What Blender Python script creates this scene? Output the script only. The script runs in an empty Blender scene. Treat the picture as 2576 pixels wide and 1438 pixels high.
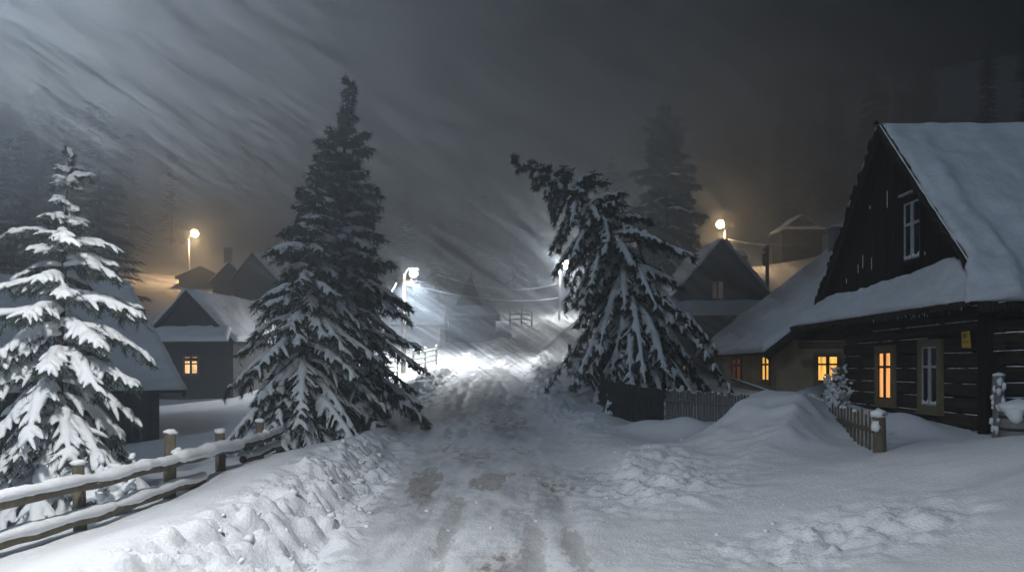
import bpy, math, random
import numpy as np
from mathutils import Vector, Matrix, noise as mnoise

scene = bpy.context.scene
COL = scene.collection
K = 36.0 / 28.0 / 2576.0
H = 1.8


def P(u, v, Y):
    return Vector(((u - 1288) * K * Y, Y, H + (927 - v) * K * Y))


# ------------------------------------------------------------------ materials
def mat(name, color, rough=0.8, var=0.0, vscale=6.0, bump=0.0, bscale=40.0, color2=None, stretch=None, spec=0.3):
    m = bpy.data.materials.new(name)
    m.use_nodes = True
    nt = m.node_tree
    b = nt.nodes['Principled BSDF']
    b.inputs['Roughness'].default_value = rough
    b.inputs['Specular IOR Level'].default_value = spec
    b.inputs['Base Color'].default_value = (*color, 1)
    tc = nt.nodes.new('ShaderNodeTexCoord')
    src = tc.outputs['Object']
    if stretch:
        mp = nt.nodes.new('ShaderNodeMapping')
        mp.inputs['Scale'].default_value = stretch
        nt.links.new(src, mp.inputs['Vector'])
        src = mp.outputs['Vector']
    if var > 0 or color2:
        n = nt.nodes.new('ShaderNodeTexNoise')
        n.inputs['Scale'].default_value = vscale
        n.inputs['Detail'].default_value = 6
        n.inputs['Roughness'].default_value = 0.65
        nt.links.new(src, n.inputs['Vector'])
        r = nt.nodes.new('ShaderNodeValToRGB')
        r.color_ramp.elements[0].position = 0.32
        r.color_ramp.elements[1].position = 0.68
        c2 = color2 or tuple(c * (1 + var) for c in color)
        c1 = color if color2 else tuple(c * (1 - var) for c in color)
        r.color_ramp.elements[0].color = (*c1, 1)
        r.color_ramp.elements[1].color = (*c2, 1)
        nt.links.new(n.outputs['Fac'], r.inputs['Fac'])
        nt.links.new(r.outputs['Color'], b.inputs['Base Color'])
    if bump > 0:
        n2 = nt.nodes.new('ShaderNodeTexNoise')
        n2.inputs['Scale'].default_value = bscale
        n2.inputs['Detail'].default_value = 5
        nt.links.new(src, n2.inputs['Vector'])
        bp = nt.nodes.new('ShaderNodeBump')
        bp.inputs['Strength'].default_value = bump
        bp.inputs['Distance'].default_value = 0.03
        nt.links.new(n2.outputs['Fac'], bp.inputs['Height'])
        nt.links.new(bp.outputs['Normal'], b.inputs['Normal'])
    return m


def emis(name, color, strength, var=0.0, scale=(1, 1, 1)):
    m = bpy.data.materials.new(name)
    m.use_nodes = True
    nt = m.node_tree
    nt.nodes.clear()
    o = nt.nodes.new('ShaderNodeOutputMaterial')
    e = nt.nodes.new('ShaderNodeEmission')
    e.inputs['Color'].default_value = (*color, 1)
    e.inputs['Strength'].default_value = strength
    nt.links.new(e.outputs[0], o.inputs['Surface'])
    if var:
        tc = nt.nodes.new('ShaderNodeTexCoord')
        mp = nt.nodes.new('ShaderNodeMapping')
        mp.inputs['Scale'].default_value = scale
        n = nt.nodes.new('ShaderNodeTexNoise')
        n.inputs['Scale'].default_value = 1.0
        n.inputs['Detail'].default_value = 3
        mr = nt.nodes.new('ShaderNodeMapRange')
        mr.inputs['From Min'].default_value = 0.3
        mr.inputs['From Max'].default_value = 0.7
        mr.inputs['To Min'].default_value = strength * (1 - var)
        mr.inputs['To Max'].default_value = strength * (1 + var)
        nt.links.new(tc.outputs['Object'], mp.inputs['Vector'])
        nt.links.new(mp.outputs['Vector'], n.inputs['Vector'])
        nt.links.new(n.outputs['Fac'], mr.inputs['Value'])
        nt.links.new(mr.outputs[0], e.inputs['Strength'])
    return m


M = {}
M['snow'] = mat('fresh_snow', (0.78, 0.80, 0.83), 0.65, 0.05, 1.5, 0.35, 30, spec=0.25)
M['tree_snow'] = mat('tree_snow', (0.80, 0.82, 0.84), 0.65, 0.05, 8, 0.3, 45, spec=0.2)
M['roof_snow'] = mat('roof_snow', (0.74, 0.76, 0.80), 0.7, 0.10, 1.6, 0.6, 9, stretch=(.55, 1.6, 1.6), spec=0.2)
M['logs'] = mat('dark_log_wood', (0.026, 0.021, 0.016), 0.9, 0.6, 3, 0.8, 30, color2=(0.095, 0.076, 0.056), stretch=(0.6, 0.6, 5), spec=0.15)
M['planks'] = mat('black_plank_wood', (0.016, 0.013, 0.011), 0.9, 0.6, 3, 0.8, 30, color2=(0.045, 0.036, 0.028), stretch=(7, 7, 0.5), spec=0.15)
M['shingle'] = mat('old_shingle', (0.03, 0.026, 0.022), 0.95, 0.6, 6, 0.8, 40, color2=(0.07, 0.06, 0.05), spec=0.1)
M['fence'] = mat('weathered_fence_wood', (0.10, 0.085, 0.06), 0.9, 0.5, 5, 0.8, 40, color2=(0.22, 0.19, 0.13), stretch=(3, 3, 1), spec=0.15)
M['grey_wood'] = mat('grey_board_wood', (0.14, 0.135, 0.13), 0.9, 0.5, 4, 0.7, 30, color2=(0.28, 0.27, 0.26), stretch=(6, 6, 0.7), spec=0.15)
M['casing'] = mat('olive_window_casing', (0.15, 0.13, 0.075), 0.8, 0.3, 8, 0.5, 40, color2=(0.24, 0.21, 0.13), spec=0.2)
M['whitewood'] = mat('pale_painted_wood', (0.45, 0.45, 0.44), 0.6, 0.2, 12, 0.3, 40)
M['sash'] = mat('dark_brown_sash', (0.10, 0.05, 0.025), 0.7, 0.3, 10, 0.2, 40)
M['plaster'] = mat('brown_plaster', (0.26, 0.20, 0.135), 0.95, 0.3, 2.2, 0.6, 18, color2=(0.42, 0.33, 0.22), spec=0.1)
M['housedark'] = mat('dark_board_wall', (0.04, 0.037, 0.035), 0.9, 0.4, 3, 0.6, 25, color2=(0.085, 0.078, 0.072), stretch=(1, 1, 6), spec=0.15)
M['stone'] = mat('grey_rough_wall', (0.16, 0.16, 0.16), 0.95, 0.3, 2.5, 0.5, 20, color2=(0.25, 0.25, 0.25))
M['bark'] = mat('spruce_bark', (0.035, 0.028, 0.022), 0.95, 0.4, 10, 0.6, 40)
M['needle'] = mat('spruce_needle', (0.022, 0.034, 0.025), 0.7, 0.5, 5, 0, 30, color2=(0.065, 0.082, 0.064), spec=0.25)
M['needle_dry'] = mat('frosted_needle', (0.05, 0.06, 0.05), 0.8, 0.5, 6, 0, 30, color2=(0.12, 0.14, 0.13), spec=0.2)
M['metal'] = mat('galvanised_metal', (0.35, 0.35, 0.35), 0.5, 0.2, 10, 0.1, 40)
M['concrete'] = mat('pale_concrete', (0.32, 0.31, 0.30), 0.9, 0.2, 8, 0.3, 30)
M['wire'] = mat('frosted_lit_wire', (0.75, 0.76, 0.78), 0.7)  # lamp light on the frosted cables is put into the white
M['glass_dark'] = mat('dark_window_glass', (0.012, 0.013, 0.015), 0.12, spec=0.5)
M['yellow'] = mat('yellow_plate', (0.55, 0.36, 0.06), 0.6, 0.2, 20, 0.1, 40)
M['ochre'] = mat('orange_marking', (0.42, 0.14, 0.03), 0.6)
M['brownmark'] = mat('brown_marking', (0.12, 0.06, 0.02), 0.6)
M['win_orange'] = emis('lit_window_orange', (1.0, 0.43, 0.14), 1.15, 0.45, (11, 11, 0.9))
M['win_yellow'] = emis('lit_window_yellow', (1.0, 0.52, 0.11), 1.35, 0.45, (9, 9, 1.0))
M['win_pale'] = emis('lit_window_pale', (1.0, 0.58, 0.26), 1.6, 0.45, (8, 8, 1.2))
M['win_dim'] = emis('dim_window', (0.80, 0.62, 0.48), 0.12, 0.5, (3, 3, 0.6))
M['win_red'] = emis('dim_red_curtain', (1.0, 0.30, 0.12), 0.09, 0.6, (6, 6, 0.6))
M['bulb_white'] = emis('white_lamp', (1.0, 0.98, 0.92), 420)
M['bulb_orange'] = emis('sodium_lamp', (1.0, 0.60, 0.26), 450)


# ------------------------------------------------------------------ mesh builder
class MB:
    def __init__(s):
        s.v, s.f = [], []

    def add(s, vs, fs):
        o = len(s.v)
        s.v.extend([tuple(p) for p in vs])
        s.f.extend([tuple(i + o for i in f) for f in fs])

    def box(s, x0, x1, y0, y1, z0, z1):
        s.add([(x0, y0, z0), (x1, y0, z0), (x1, y1, z0), (x0, y1, z0), (x0, y0, z1), (x1, y0, z1), (x1, y1, z1), (x0, y1, z1)],
              [(0, 3, 2, 1), (4, 5, 6, 7), (0, 1, 5, 4), (1, 2, 6, 5), (2, 3, 7, 6), (3, 0, 4, 7)])

    def hexa(s, b, t):
        """b, t: four points each, same winding"""
        s.add(list(b) + list(t), [(0, 3, 2, 1), (4, 5, 6, 7), (0, 1, 5, 4), (1, 2, 6, 5), (2, 3, 7, 6), (3, 0, 4, 7)])

    def bar(s, p, q, w, h, up=Vector((0, 0, 1))):
        p, q = Vector(p), Vector(q)
        d = (q - p).normalized()
        a = d.cross(up)
        if a.length < 1e-4:
            a = d.cross(Vector((1, 0, 0)))
        a.normalize()
        b = a.cross(d)
        a, b = a * w / 2, b * h / 2
        s.hexa([p - a - b, p + a - b, p + a + b, p - a + b], [q - a - b, q + a - b, q + a + b, q - a + b])

    def tube(s, pts, rad, n=6, flat=1.0):
        pts = [Vector(p) for p in pts]
        if not hasattr(rad, '__len__'):
            rad = [rad] * len(pts)
        vs = []
        m = len(pts)
        for i, p in enumerate(pts):
            d = (pts[min(i + 1, m - 1)] - pts[max(i - 1, 0)])
            if d.length < 1e-7:
                d = Vector((0, 0, 1))
            d.normalize()
            up = Vector((0, 0, 1)) if abs(d.z) < 0.9 else Vector((1, 0, 0))
            a = d.cross(up).normalized()
            b = a.cross(d)
            for k in range(n):
                t = 2 * math.pi * k / n
                vs.append(p + a * (math.cos(t) * rad[i]) + b * (math.sin(t) * rad[i] * flat))
        fs = []
        for i in range(m - 1):
            for k in range(n):
                fs.append((i * n + k, i * n + (k + 1) % n, (i + 1) * n + (k + 1) % n, (i + 1) * n + k))
        fs.append(tuple(range(n - 1, -1, -1)))
        fs.append(tuple((m - 1) * n + k for k in range(n)))
        s.add(vs, fs)

    def blob(s, c, r, seed=0, rough=0.25, sub=2, sq=(1, 1, 1)):
        vs, fs = ICO[sub]
        c = Vector(c)
        off = Vector((seed * 1.37, seed * 0.71, seed * 2.11))
        out = []
        for p in vs:
            q = Vector(p)
            k = r * (1 + rough * 2 * mnoise.noise(q * 1.3 + off))
            out.append(c + Vector((q.x * sq[0], q.y * sq[1], q.z * sq[2])) * k)
        s.add(out, fs)

    def build(s, name, m, parent=None, smooth=False, origin=None):
        me = bpy.data.meshes.new(name)
        v = s.v
        if origin is not None:
            ox, oy, oz = origin
            v = [(p[0] - ox, p[1] - oy, p[2] - oz) for p in v]
        me.from_pydata(v, [], s.f)
        me.materials.append(m)
        if smooth:
            me.polygons.foreach_set('use_smooth', [True] * len(me.polygons))
        me.update()
        o = bpy.data.objects.new(name, me)
        COL.objects.link(o)
        if parent:
            o.parent = parent
        elif origin is not None:
            o.location = origin
        return o


def _ico(sub):
    import bmesh
    bm = bmesh.new()
    bmesh.ops.create_icosphere(bm, subdivisions=sub, radius=1)
    bm.verts.index_update()
    r = ([tuple(v.co) for v in bm.verts], [tuple(v.index for v in f.verts) for f in bm.faces])
    bm.free()
    return r


ICO = {1: _ico(1), 2: _ico(2), 3: _ico(3)}


def tag(o, label, cat, group=None):
    o['label'] = label
    o['category'] = cat
    if group:
        o['group'] = group
    return o


def thing(name, label, cat, loc=(0, 0, 0), rz=0, group=None):
    o = bpy.data.objects.new(name, None)
    COL.objects.link(o)
    o.location = loc
    o.rotation_euler = (0, 0, rz)
    o.empty_display_size = 0.3
    return tag(o, label, cat, group)


def copy_tree(o, parent=None):
    c = o.copy()
    COL.objects.link(c)
    if parent:
        c.parent = parent
    for ch in list(o.children):
        copy_tree(ch, c)
    return c


# ------------------------------------------------------------------ numpy noise
_rs = np.random.RandomState(7)
_TAB = _rs.rand(256, 256)
_TX, _TY, _TR = _rs.rand(256, 256), _rs.rand(256, 256), _rs.rand(256, 256)


def vnoise(x, y):
    xi, yi = np.floor(x).astype(int), np.floor(y).astype(int)
    fx, fy = x - xi, y - yi
    fx = fx * fx * fx * (fx * (fx * 6 - 15) + 10)
    fy = fy * fy * fy * (fy * (fy * 6 - 15) + 10)
    a, b = _TAB[xi % 256, yi % 256], _TAB[(xi + 1) % 256, yi % 256]
    c, d = _TAB[xi % 256, (yi + 1) % 256], _TAB[(xi + 1) % 256, (yi + 1) % 256]
    return (a * (1 - fx) + b * fx) * (1 - fy) + (c * (1 - fx) + d * fx) * fy - 0.5


def fbm(x, y, o=4, g=0.5):
    s, a = 0, 1.0
    for i in range(o):
        s = s + a * vnoise(x + 17.3 * i, y + 9.1 * i)
        x, y, a = x * 2.03, y * 2.03, a * g
    return s


def domes(x, y):
    """rounded clods of very different size: height of the tallest dome over each point"""
    xi, yi = np.floor(x).astype(int), np.floor(y).astype(int)
    best = np.zeros_like(x)
    for dx in (-1, 0, 1):
        for dy in (-1, 0, 1):
            cx, cy = (xi + dx) % 256, (yi + dy) % 256
            px, py = xi + dx + _TX[cx, cy], yi + dy + _TY[cx, cy]
            r = 0.15 + 0.62 * _TR[cx, cy] ** 2
            q = 1 - ((x - px) ** 2 + (y - py) ** 2) / (r * r)
            best = np.maximum(best, np.sqrt(np.maximum(q, 0)) * r)
    return best


def sst(a, b, x):
    t = np.clip((x - a) / (b - a), 0, 1)
    return t * t * (3 - 2 * t)


# ------------------------------------------------------------------ terrain
ROAD = np.array([(-20, 0.0, 0.0), (0, -0.1, 0.0), (7, -0.2, 0.0), (12.5, -0.35, 0.1), (18, -0.6, 0.3), (26, -1.1, 0.88), (34, -1.25, 1.33),
                 (42, -1.0, 1.78), (50, -0.3, 2.45), (58, 0.8, 3.3), (72, 3.2, 5.5), (85, 7, 7.8), (100, 12, 10.5), (130, 20, 18), (300, 60, 80)])


def smooth_interp(y, col):
    s = 0
    for d, w in ((-3, .1), (-1.5, .2), (0, .4), (1.5, .2), (3, .1)):
        s = s + w * np.interp(y + d, ROAD[:, 0], ROAD[:, col])
    return s


CP = np.array([
    # left
    (-4.2, 5, .22), (-4.2, 7, .22), (-4.2, 9.5, .2), (-4.2, 11.5, .33), (-4.2, 13.5, .25), (-6, 9, -.12), (-6.5, 6, -.1), (-9, 12, -.3), (-8.5, 17, -.2),
    (-9.3, 21.5, -.1), (-13, 20, -.2), (-4, 18, .15), (-6, 22, .2), (-15, 38, .35), (-15, 30, .1), (-8, 30, .5), (-5, 27, .9), (-6.1, 45, 1.55), (-4, 36, 1.35),
    (-9, 56, 3.5), (-4, 61, 3.7), (-12, 45, 1.6), (-25, 60, 4.2), (-30, 78, 9.6), (-33, 86, 11.5), (-22, 80, 10.3), (-20, 45, 1.2), (-25, 30, .3), (-45, 100, 20), (-45, 60, 9), (-20, 10, -.6),
    # right near
    (2.2, 6.5, .06), (4.5, 6.5, .45), (7, 7, .85), (2.6, 9.5, .12), (4.4, 10.6, .50), (6.4, 9.8, .93), (8.5, 9.5, 1.15), (2.9, 11.6, .16), (5.5, 12.2, .46), (7.0, 12.6, .62),
    (7.6, 14, .62), (7.5, 17, .85), (7.6, 19.5, .9), (6.2, 17, .7), (4.7, 15, .5), (3, 16, .3), (2.8, 20, .3), (2.8, 24, .4), (4.2, 21.5, .35), (4.3, 25.5, .75), (7.8, 23.5, 1.0), (7.5, 30, 1.15),
    (12, 24, 1.1), (15, 18, 1.4), (11, 42, 2.1), (2.3, 32, 1.5), (4, 40, 2.2), (7, 36, 1.8), (6, 60, 4.4), (7.5, 80, 7.3), (18, 70, 10.2), (27, 75, 12), (16, 50, 5.2), (20, 60, 7.6), (22, 30, 3.5), (30, 10, 3),
    # far
    (0, 105, 11), (0, 140, 24), (0, 200, 50), (50, 120, 32), (-60, 130, 34), (100, 200, 75), (-100, 200, 72), (90, 60, 26), (-90, 60, 18), (0, -30, 0), (50, -20, 2), (-50, -20, -1), (120, 0, 20), (-120, 0, 5),
    (-140, 120, 50), (140, 120, 55), (0, 300, 95), (150, 300, 110), (-150, 300, 110)], float)


def _phi(r2):
    return 0.5 * r2 * np.log(r2 + 1e-9)


_n = len(CP)
_D2 = ((CP[:, None, :2] - CP[None, :, :2]) ** 2).sum(2)
_A = np.zeros((_n + 3, _n + 3))
_A[:_n, :_n] = _phi(_D2) + np.eye(_n) * 0.5
_A[:_n, _n] = 1
_A[:_n, _n + 1:] = CP[:, :2]
_A[_n:, :_n] = _A[:_n, _n:].T
_W = np.linalg.solve(_A, np.concatenate([CP[:, 2], np.zeros(3)]))


def tps(x, y):
    r = _W[_n] + _W[_n + 1] * x + _W[_n + 2] * y
    for i in range(_n):
        r = r + _W[i] * _phi((x - CP[i, 0]) ** 2 + (y - CP[i, 1]) ** 2)
    return r


def gb(x, y, cx, cy, sx, sy, rot=0.0):
    c, s = math.cos(rot), math.sin(rot)
    dx, dy = x - cx, y - cy
    return np.exp(-(((dx * c + dy * s) / sx) ** 2 + ((-dx * s + dy * c) / sy) ** 2))


def ridge(x, y, pts, s_left, s_right, p=1.6):
    """a drift along a polyline of (x, y, height): steeper on one side"""
    best = np.zeros_like(x)
    for (x0, y0, h0), (x1, y1, h1) in zip(pts[:-1], pts[1:]):
        dx, dy = x1 - x0, y1 - y0
        l2 = dx * dx + dy * dy
        t = np.clip(((x - x0) * dx + (y - y0) * dy) / l2, 0, 1)
        qx, qy = x - (x0 + t * dx), y - (y0 + t * dy)
        side = (dx * qy - dy * qx) > 0
        d = np.sqrt(qx * qx + qy * qy) / np.where(side, s_left, s_right)
        best = np.maximum(best, (h0 + t * (h1 - h0)) * np.exp(-d ** p))
    return best


def road_d(x, y):
    return x - smooth_interp(y, 1)


def height(x, y, detail=True):
    x, y = np.asarray(x, float), np.asarray(y, float)
    xc, zr = smooth_interp(y, 1), smooth_interp(y, 2)
    d = x - xc
    w = sst(1.5, 3.4, np.abs(d))
    z = (1 - w) * zr + w * tps(x, y)
    # banks thrown up by the plough
    hl = np.interp(y, [3, 7, 13, 18, 24, 34, 60, 80], [.30, .32, .30, .22, .16, .22, .3, .0])
    z = z + hl * np.exp(-np.abs((d + 2.4) / np.where(d > -2.4, .42, .95)) ** 2.2)
    hr = np.interp(y, [8.5, 10, 13, 16, 22, 30, 45, 60, 80], [0, .12, .22, .22, .22, .25, .35, .3, 0])
    z = z + hr * np.exp(-np.abs((d - 2.35) / np.where(d < 2.35, .5, .9)) ** 2.2)
    # wind drifts by the right fence
    jx, jy = x + .16 * fbm(x * .9 + 3, y * .9, 3), y + .16 * fbm(x * .9 + 9, y * .9 + 4, 3)
    dr = ridge(jx, jy, [(1.9, 12.4, .05), (2.7, 13.3, .22), (3.5, 14.0, .42), (4.25, 14.6, .58), (4.8, 15.2, .68), (5.35, 16.2, .5), (5.8, 17.2, .3)], .8, 1.1, 1.5)
    dr = dr + ridge(jx, jy, [(3.3, 11.7, .05), (4.3, 12.9, .34), (5.2, 14.3, .50), (5.9, 15.6, .25)], .75, .38, 1.3)
    z = z + dr + np.clip(dr * 2, 0, 1) * (.07 * fbm(x * 1.6 - y * .8, x * .5 + y * 2.2, 4) + .03 * np.abs(fbm(x * 3.1 + y, y * 3, 3)))
    z = z + .34 * gb(x, y, 2.95, 17.6, .55, .7) + .36 * gb(x, y, 3.75, 17.2, .5, .7) + .25 * gb(x, y, 2.3, 20, .7, 1.6)
    z = z + .3 * gb(x, y, 6.3, 16.7, .22, .35) + .35 * gb(x, y, 8.9, 22.6, .9, .7) + .3 * gb(x, y, 7.2, 14.7, .5, 1.0) + .5 * gb(x, y, 2.6, 27.5, .7, 2)
    z = z + .12 * gb(x, y, 6.6, 8.6, 1.0, .35, .3) - .10 * gb(x, y, 5.8, 8.9, .9, .3, .3)
    # gentle swells
    near = np.exp(-(np.maximum(y, 0) / 60) ** 2)
    z = z + (.10 * fbm(x * .35, y * .35, 3) * w + .035 * fbm(x * 1.1 + 5, y * .8, 3) * (0.3 + w)) * near
    z = z + 2.0 * fbm(x * .05, y * .05, 4) * sst(70, 140, y)
    if detail:
        # wheel tracks and clods
        wob = .12 * fbm(y * .25, y * 0 + 3, 2)
        for c in (-.85, -.48, .45, .86):
            z = z - .055 * np.exp(-((d - c - wob) / .14) ** 2) * np.clip(1.6 * fbm(x * .7 + c * 9, y * .33 + c * 3, 3) + .35, 0, 1) * np.interp(y, [0, 9, 12, 19, 24, 60, 75], [.9, 1, .35, .35, 1.5, 1.2, 0])
        road = np.exp(-(d / 1.5) ** 4)
        z = z + road * (.022 * fbm(x * 5, y * 1.0, 4) + .012 * fbm(x * 15, y * 7, 3) + .02 * np.maximum(domes(x * 4.2, y * 3.0 + 7) - .33, 0)) * np.interp(y, [0, 50, 60], [1, 1, 0])
        a = np.exp(-((d + 2.02) / .62) ** 4) * np.interp(y, [4, 5, 14, 19], [1, 1, .9, .12])
        a = np.maximum(a, .85 * gb(x, y, 2.05, 11.4, .95, 1.7, -.25))
        a = np.maximum(a, .8 * gb(x, y, 3.1, 7.7, 1.25, .75, .15))
        a = np.maximum(a, np.exp(-((d - 2.3) / .7) ** 4) * .8 * np.interp(y, [13, 22, 45, 60], [0, .8, .9, 0]))
        a = np.maximum(a, np.exp(-((d + 2.3) / .9) ** 4) * .9 * np.interp(y, [20, 26, 45, 60], [0, .9, .9, 0]))
        wx, wy = x + .08 * fbm(x * 5, y * 5, 2), y + .08 * fbm(x * 5 + 40, y * 5, 2)
        z = z + a * (.17 * domes(wx * 2.7, wy * 2.7) + .15 * domes(wx * 5.3 + 31, wy * 5.3) + .10 * domes(wx * 11 + 3, wy * 11 + 11) + .09 * fbm(x * 3, y * 3, 5, .6) - .10)
        z = z + (1 - a) * .012 * fbm(x * 3.2 + y * 1.2, y * 7 - x * 2, 3) * np.exp(-(np.maximum(y, 0) / 30) ** 2)
    return z


def gz(x, y):
    return float(height(np.array([x]), np.array([y]), False)[0])


def axis_coords(segs):
    out = [segs[0][0]]
    for a, b, st in segs:
        n = max(1, int(round((b - a) / st)))
        out += list(np.linspace(a, b, n + 1)[1:])
    return np.array(out)


XS = axis_coords([(-320, -60, 20), (-60, -20, 2.5), (-20, -8, .4), (-8, -4.5, .12), (-4.5, 4.5, .042), (4.5, 8.5, .075), (8.5, 20, .4), (20, 60, 2.5), (60, 320, 20)])
YS = axis_coords([(-60, 0, 5), (0, 4.6, .4), (4.6, 13.5, .045), (13.5, 22, .08), (22, 50, .18), (50, 90, .5), (90, 180, 3), (180, 420, 15)])


def build_ground():
    X, Y = np.meshgrid(XS, YS)
    Z = height(X, Y)
    nx, ny = len(XS), len(YS)
    V = np.stack([X, Y, Z], 2).reshape(-1, 3)
    i = np.arange(nx - 1)[None, :] + nx * np.arange(ny - 1)[:, None]
    F = np.stack([i, i + 1, i + 1 + nx, i + nx], 2).reshape(-1, 4)
    cx, cy = (X[:-1, :-1] + X[1:, 1:]) / 2, (Y[:-1, :-1] + Y[1:, 1:]) / 2
    d = road_d(cx, cy).ravel()
    cyf = cy.ravel()
    isroad = (np.abs(d) < 1.72) & (cyf < 88) & (cyf > -20)
    ishill = (cyf >= 95)

    def make(name, mask, m):
        f = F[mask]
        used, inv = np.unique(f, return_inverse=True)
        v = V[used]
        f = inv.reshape(-1, 4)
        me = bpy.data.meshes.new(name)
        me.vertices.add(len(v))
        me.vertices.foreach_set('co', v.astype(np.float32).ravel())
        me.loops.add(f.size)
        me.loops.foreach_set('vertex_index', f.astype(np.int32).ravel())
        me.polygons.add(len(f))
        me.polygons.foreach_set('loop_start', np.arange(0, f.size, 4, dtype=np.int32))
        me.polygons.foreach_set('use_smooth', np.ones(len(f), bool))
        me.update(calc_edges=True)
        me.validate()
        at = me.attributes.new('wear', 'FLOAT', 'POINT')
        vx, vy = v[:, 0], v[:, 1]
        dd = np.abs(road_d(vx, vy) + .5 * fbm(vx * .8, vy * .5, 3))
        at.data.foreach_set('value', ((1 - sst(1.0, 1.75, dd)) * np.interp(vy, [60, 88], [1, 0])).astype(np.float32))
        sd_ = road_d(vx, vy) - .12 * fbm(vy * .25, vy * 0 + 3, 2)
        rut = sum(np.exp(-((sd_ - c) / .15) ** 2) for c in (-.85, -.48, .45, .86))
        rut = np.clip(rut * (.55 + 1.2 * fbm(vx * 1.5, vy * .5, 4)), 0, 1) * np.interp(vy, [0, 9, 13, 19, 23, 60, 80], [.6, .7, .45, .5, 1, .8, 0])
        me.attributes.new('rut', 'FLOAT', 'POINT').data.foreach_set('value', rut.astype(np.float32))
        dirt = np.maximum(gb(vx, vy, -1.32, 12.0, .28, 1.5, .05), .85 * gb(vx, vy, -.28, 11.9, .42, .9))
        dirt = np.clip(.8 * dirt + 1.1 * fbm(vx * 5, vy * 1.1, 5, .65) * (dirt > .02), 0, 1) * sst(.08, .6, dirt)
        me.attributes.new('dirt', 'FLOAT', 'POINT').data.foreach_set('value', dirt.astype(np.float32))
        me.materials.append(m)
        o = bpy.data.objects.new(name, me)
        COL.objects.link(o)
        o['kind'] = 'structure'
        return o
    make('road', isroad, M['road'])
    make('snow_ground', ~isroad & ~ishill, M['ground'])
    make('hillside', ishill, M['ground'])


def ground_material(name, dirty):
    m = bpy.data.materials.new(name)
    m.use_nodes = True
    nt = m.node_tree
    L = nt.links.new
    b = nt.nodes['Principled BSDF']
    b.inputs['Roughness'].default_value = 0.62
    b.inputs['Specular IOR Level'].default_value = 0.25
    tc = nt.nodes.new('ShaderNodeTexCoord')

    def nz(scale, det, st=(1, 1, 1)):
        mp = nt.nodes.new('ShaderNodeMapping')
        mp.inputs['Scale'].default_value = st
        n = nt.nodes.new('ShaderNodeTexNoise')
        n.inputs['Scale'].default_value = scale
        n.inputs['Detail'].default_value = det
        n.inputs['Roughness'].default_value = 0.62
        L(tc.outputs['Object'], mp.inputs['Vector'])
        L(mp.outputs['Vector'], n.inputs['Vector'])
        return n.outputs['Fac']

    def ramp(f, p0, p1, c0, c1):
        r = nt.nodes.new('ShaderNodeValToRGB')
        r.color_ramp.elements[0].position = p0
        r.color_ramp.elements[1].position = p1
        r.color_ramp.elements[0].color = (*c0, 1)
        r.color_ramp.elements[1].color = (*c1, 1)
        L(f, r.inputs['Fac'])
        return r.outputs['Color']
    base = ramp(nz(1.3, 5), .3, .7, (.74, .76, .80), (.82, .835, .855))
    col = base
    if dirty:
        def mix(fac, a, c):
            x = nt.nodes.new('ShaderNodeMix')
            x.data_type = 'RGBA'
            L(fac, x.inputs[0])
            L(a, x.inputs[6])
            if hasattr(c, 'is_linked'):
                L(c, x.inputs[7])
            else:
                x.inputs[7].default_value = (*c, 1)
            return x.outputs[2]
        packed = ramp(nz(2.2, 7, (1, .35, 1)), .35, .62, (.34, .35, .375), (.70, .72, .75))
        col = mix(ramp(nz(.9, 3, (1, .3, 1)), .40, .60, (0, 0, 0), (1, 1, 1)), base, packed)
        gravel = ramp(nz(26, 4), .4, .6, (.16, .125, .10), (.42, .38, .34))
        # bare gravel showing through in worn patches of the wheel ruts
        pm = nt.nodes.new('ShaderNodeMath')
        pm.operation = 'MULTIPLY'
        L(ramp(nz(.55, 2, (1.0, .45, 1)), .50, .60, (0, 0, 0), (1, 1, 1)), pm.inputs[0])
        L(ramp(nz(5, 5, (1.6, .6, 1)), .47, .60, (0, 0, 0), (1, 1, 1)), pm.inputs[1])
        col = mix(pm.outputs[0], col, gravel)
    if dirty:
        an = nt.nodes.new('ShaderNodeAttribute')
        an.attribute_name = 'wear'
        col = mix(an.outputs['Fac'], base, col)
        for nm, cc in (('rut', (.47, .47, .48)), ('dirt', gravel)):
            an = nt.nodes.new('ShaderNodeAttribute')
            an.attribute_name = nm
            ad = nt.nodes.new('ShaderNodeMath')
            ad.operation = 'MULTIPLY_ADD'
            L(nz(16 if nm == 'rut' else 18, 9, (1, .3 if nm == 'rut' else .6, 1)), ad.inputs[0])
            ad.inputs[1].default_value = 1.1
            L(an.outputs['Fac'], ad.inputs[2])
            col = mix(ramp(ad.outputs[0], .90, 1.40, (0, 0, 0), (.8, .8, .8) if nm == 'rut' else (.62, .62, .62)), col, cc)
    L(col, b.inputs['Base Color'])
    bp = nt.nodes.new('ShaderNodeBump')
    bp.inputs['Strength'].default_value = 0.8
    bp.inputs['Distance'].default_value = 0.025
    L(nz(30, 8), bp.inputs['Height'])
    L(bp.outputs['Normal'], b.inputs['Normal'])
    return m


M['road'] = M['ground'] = ground_material('trodden_snow', True)
build_ground()


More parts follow.
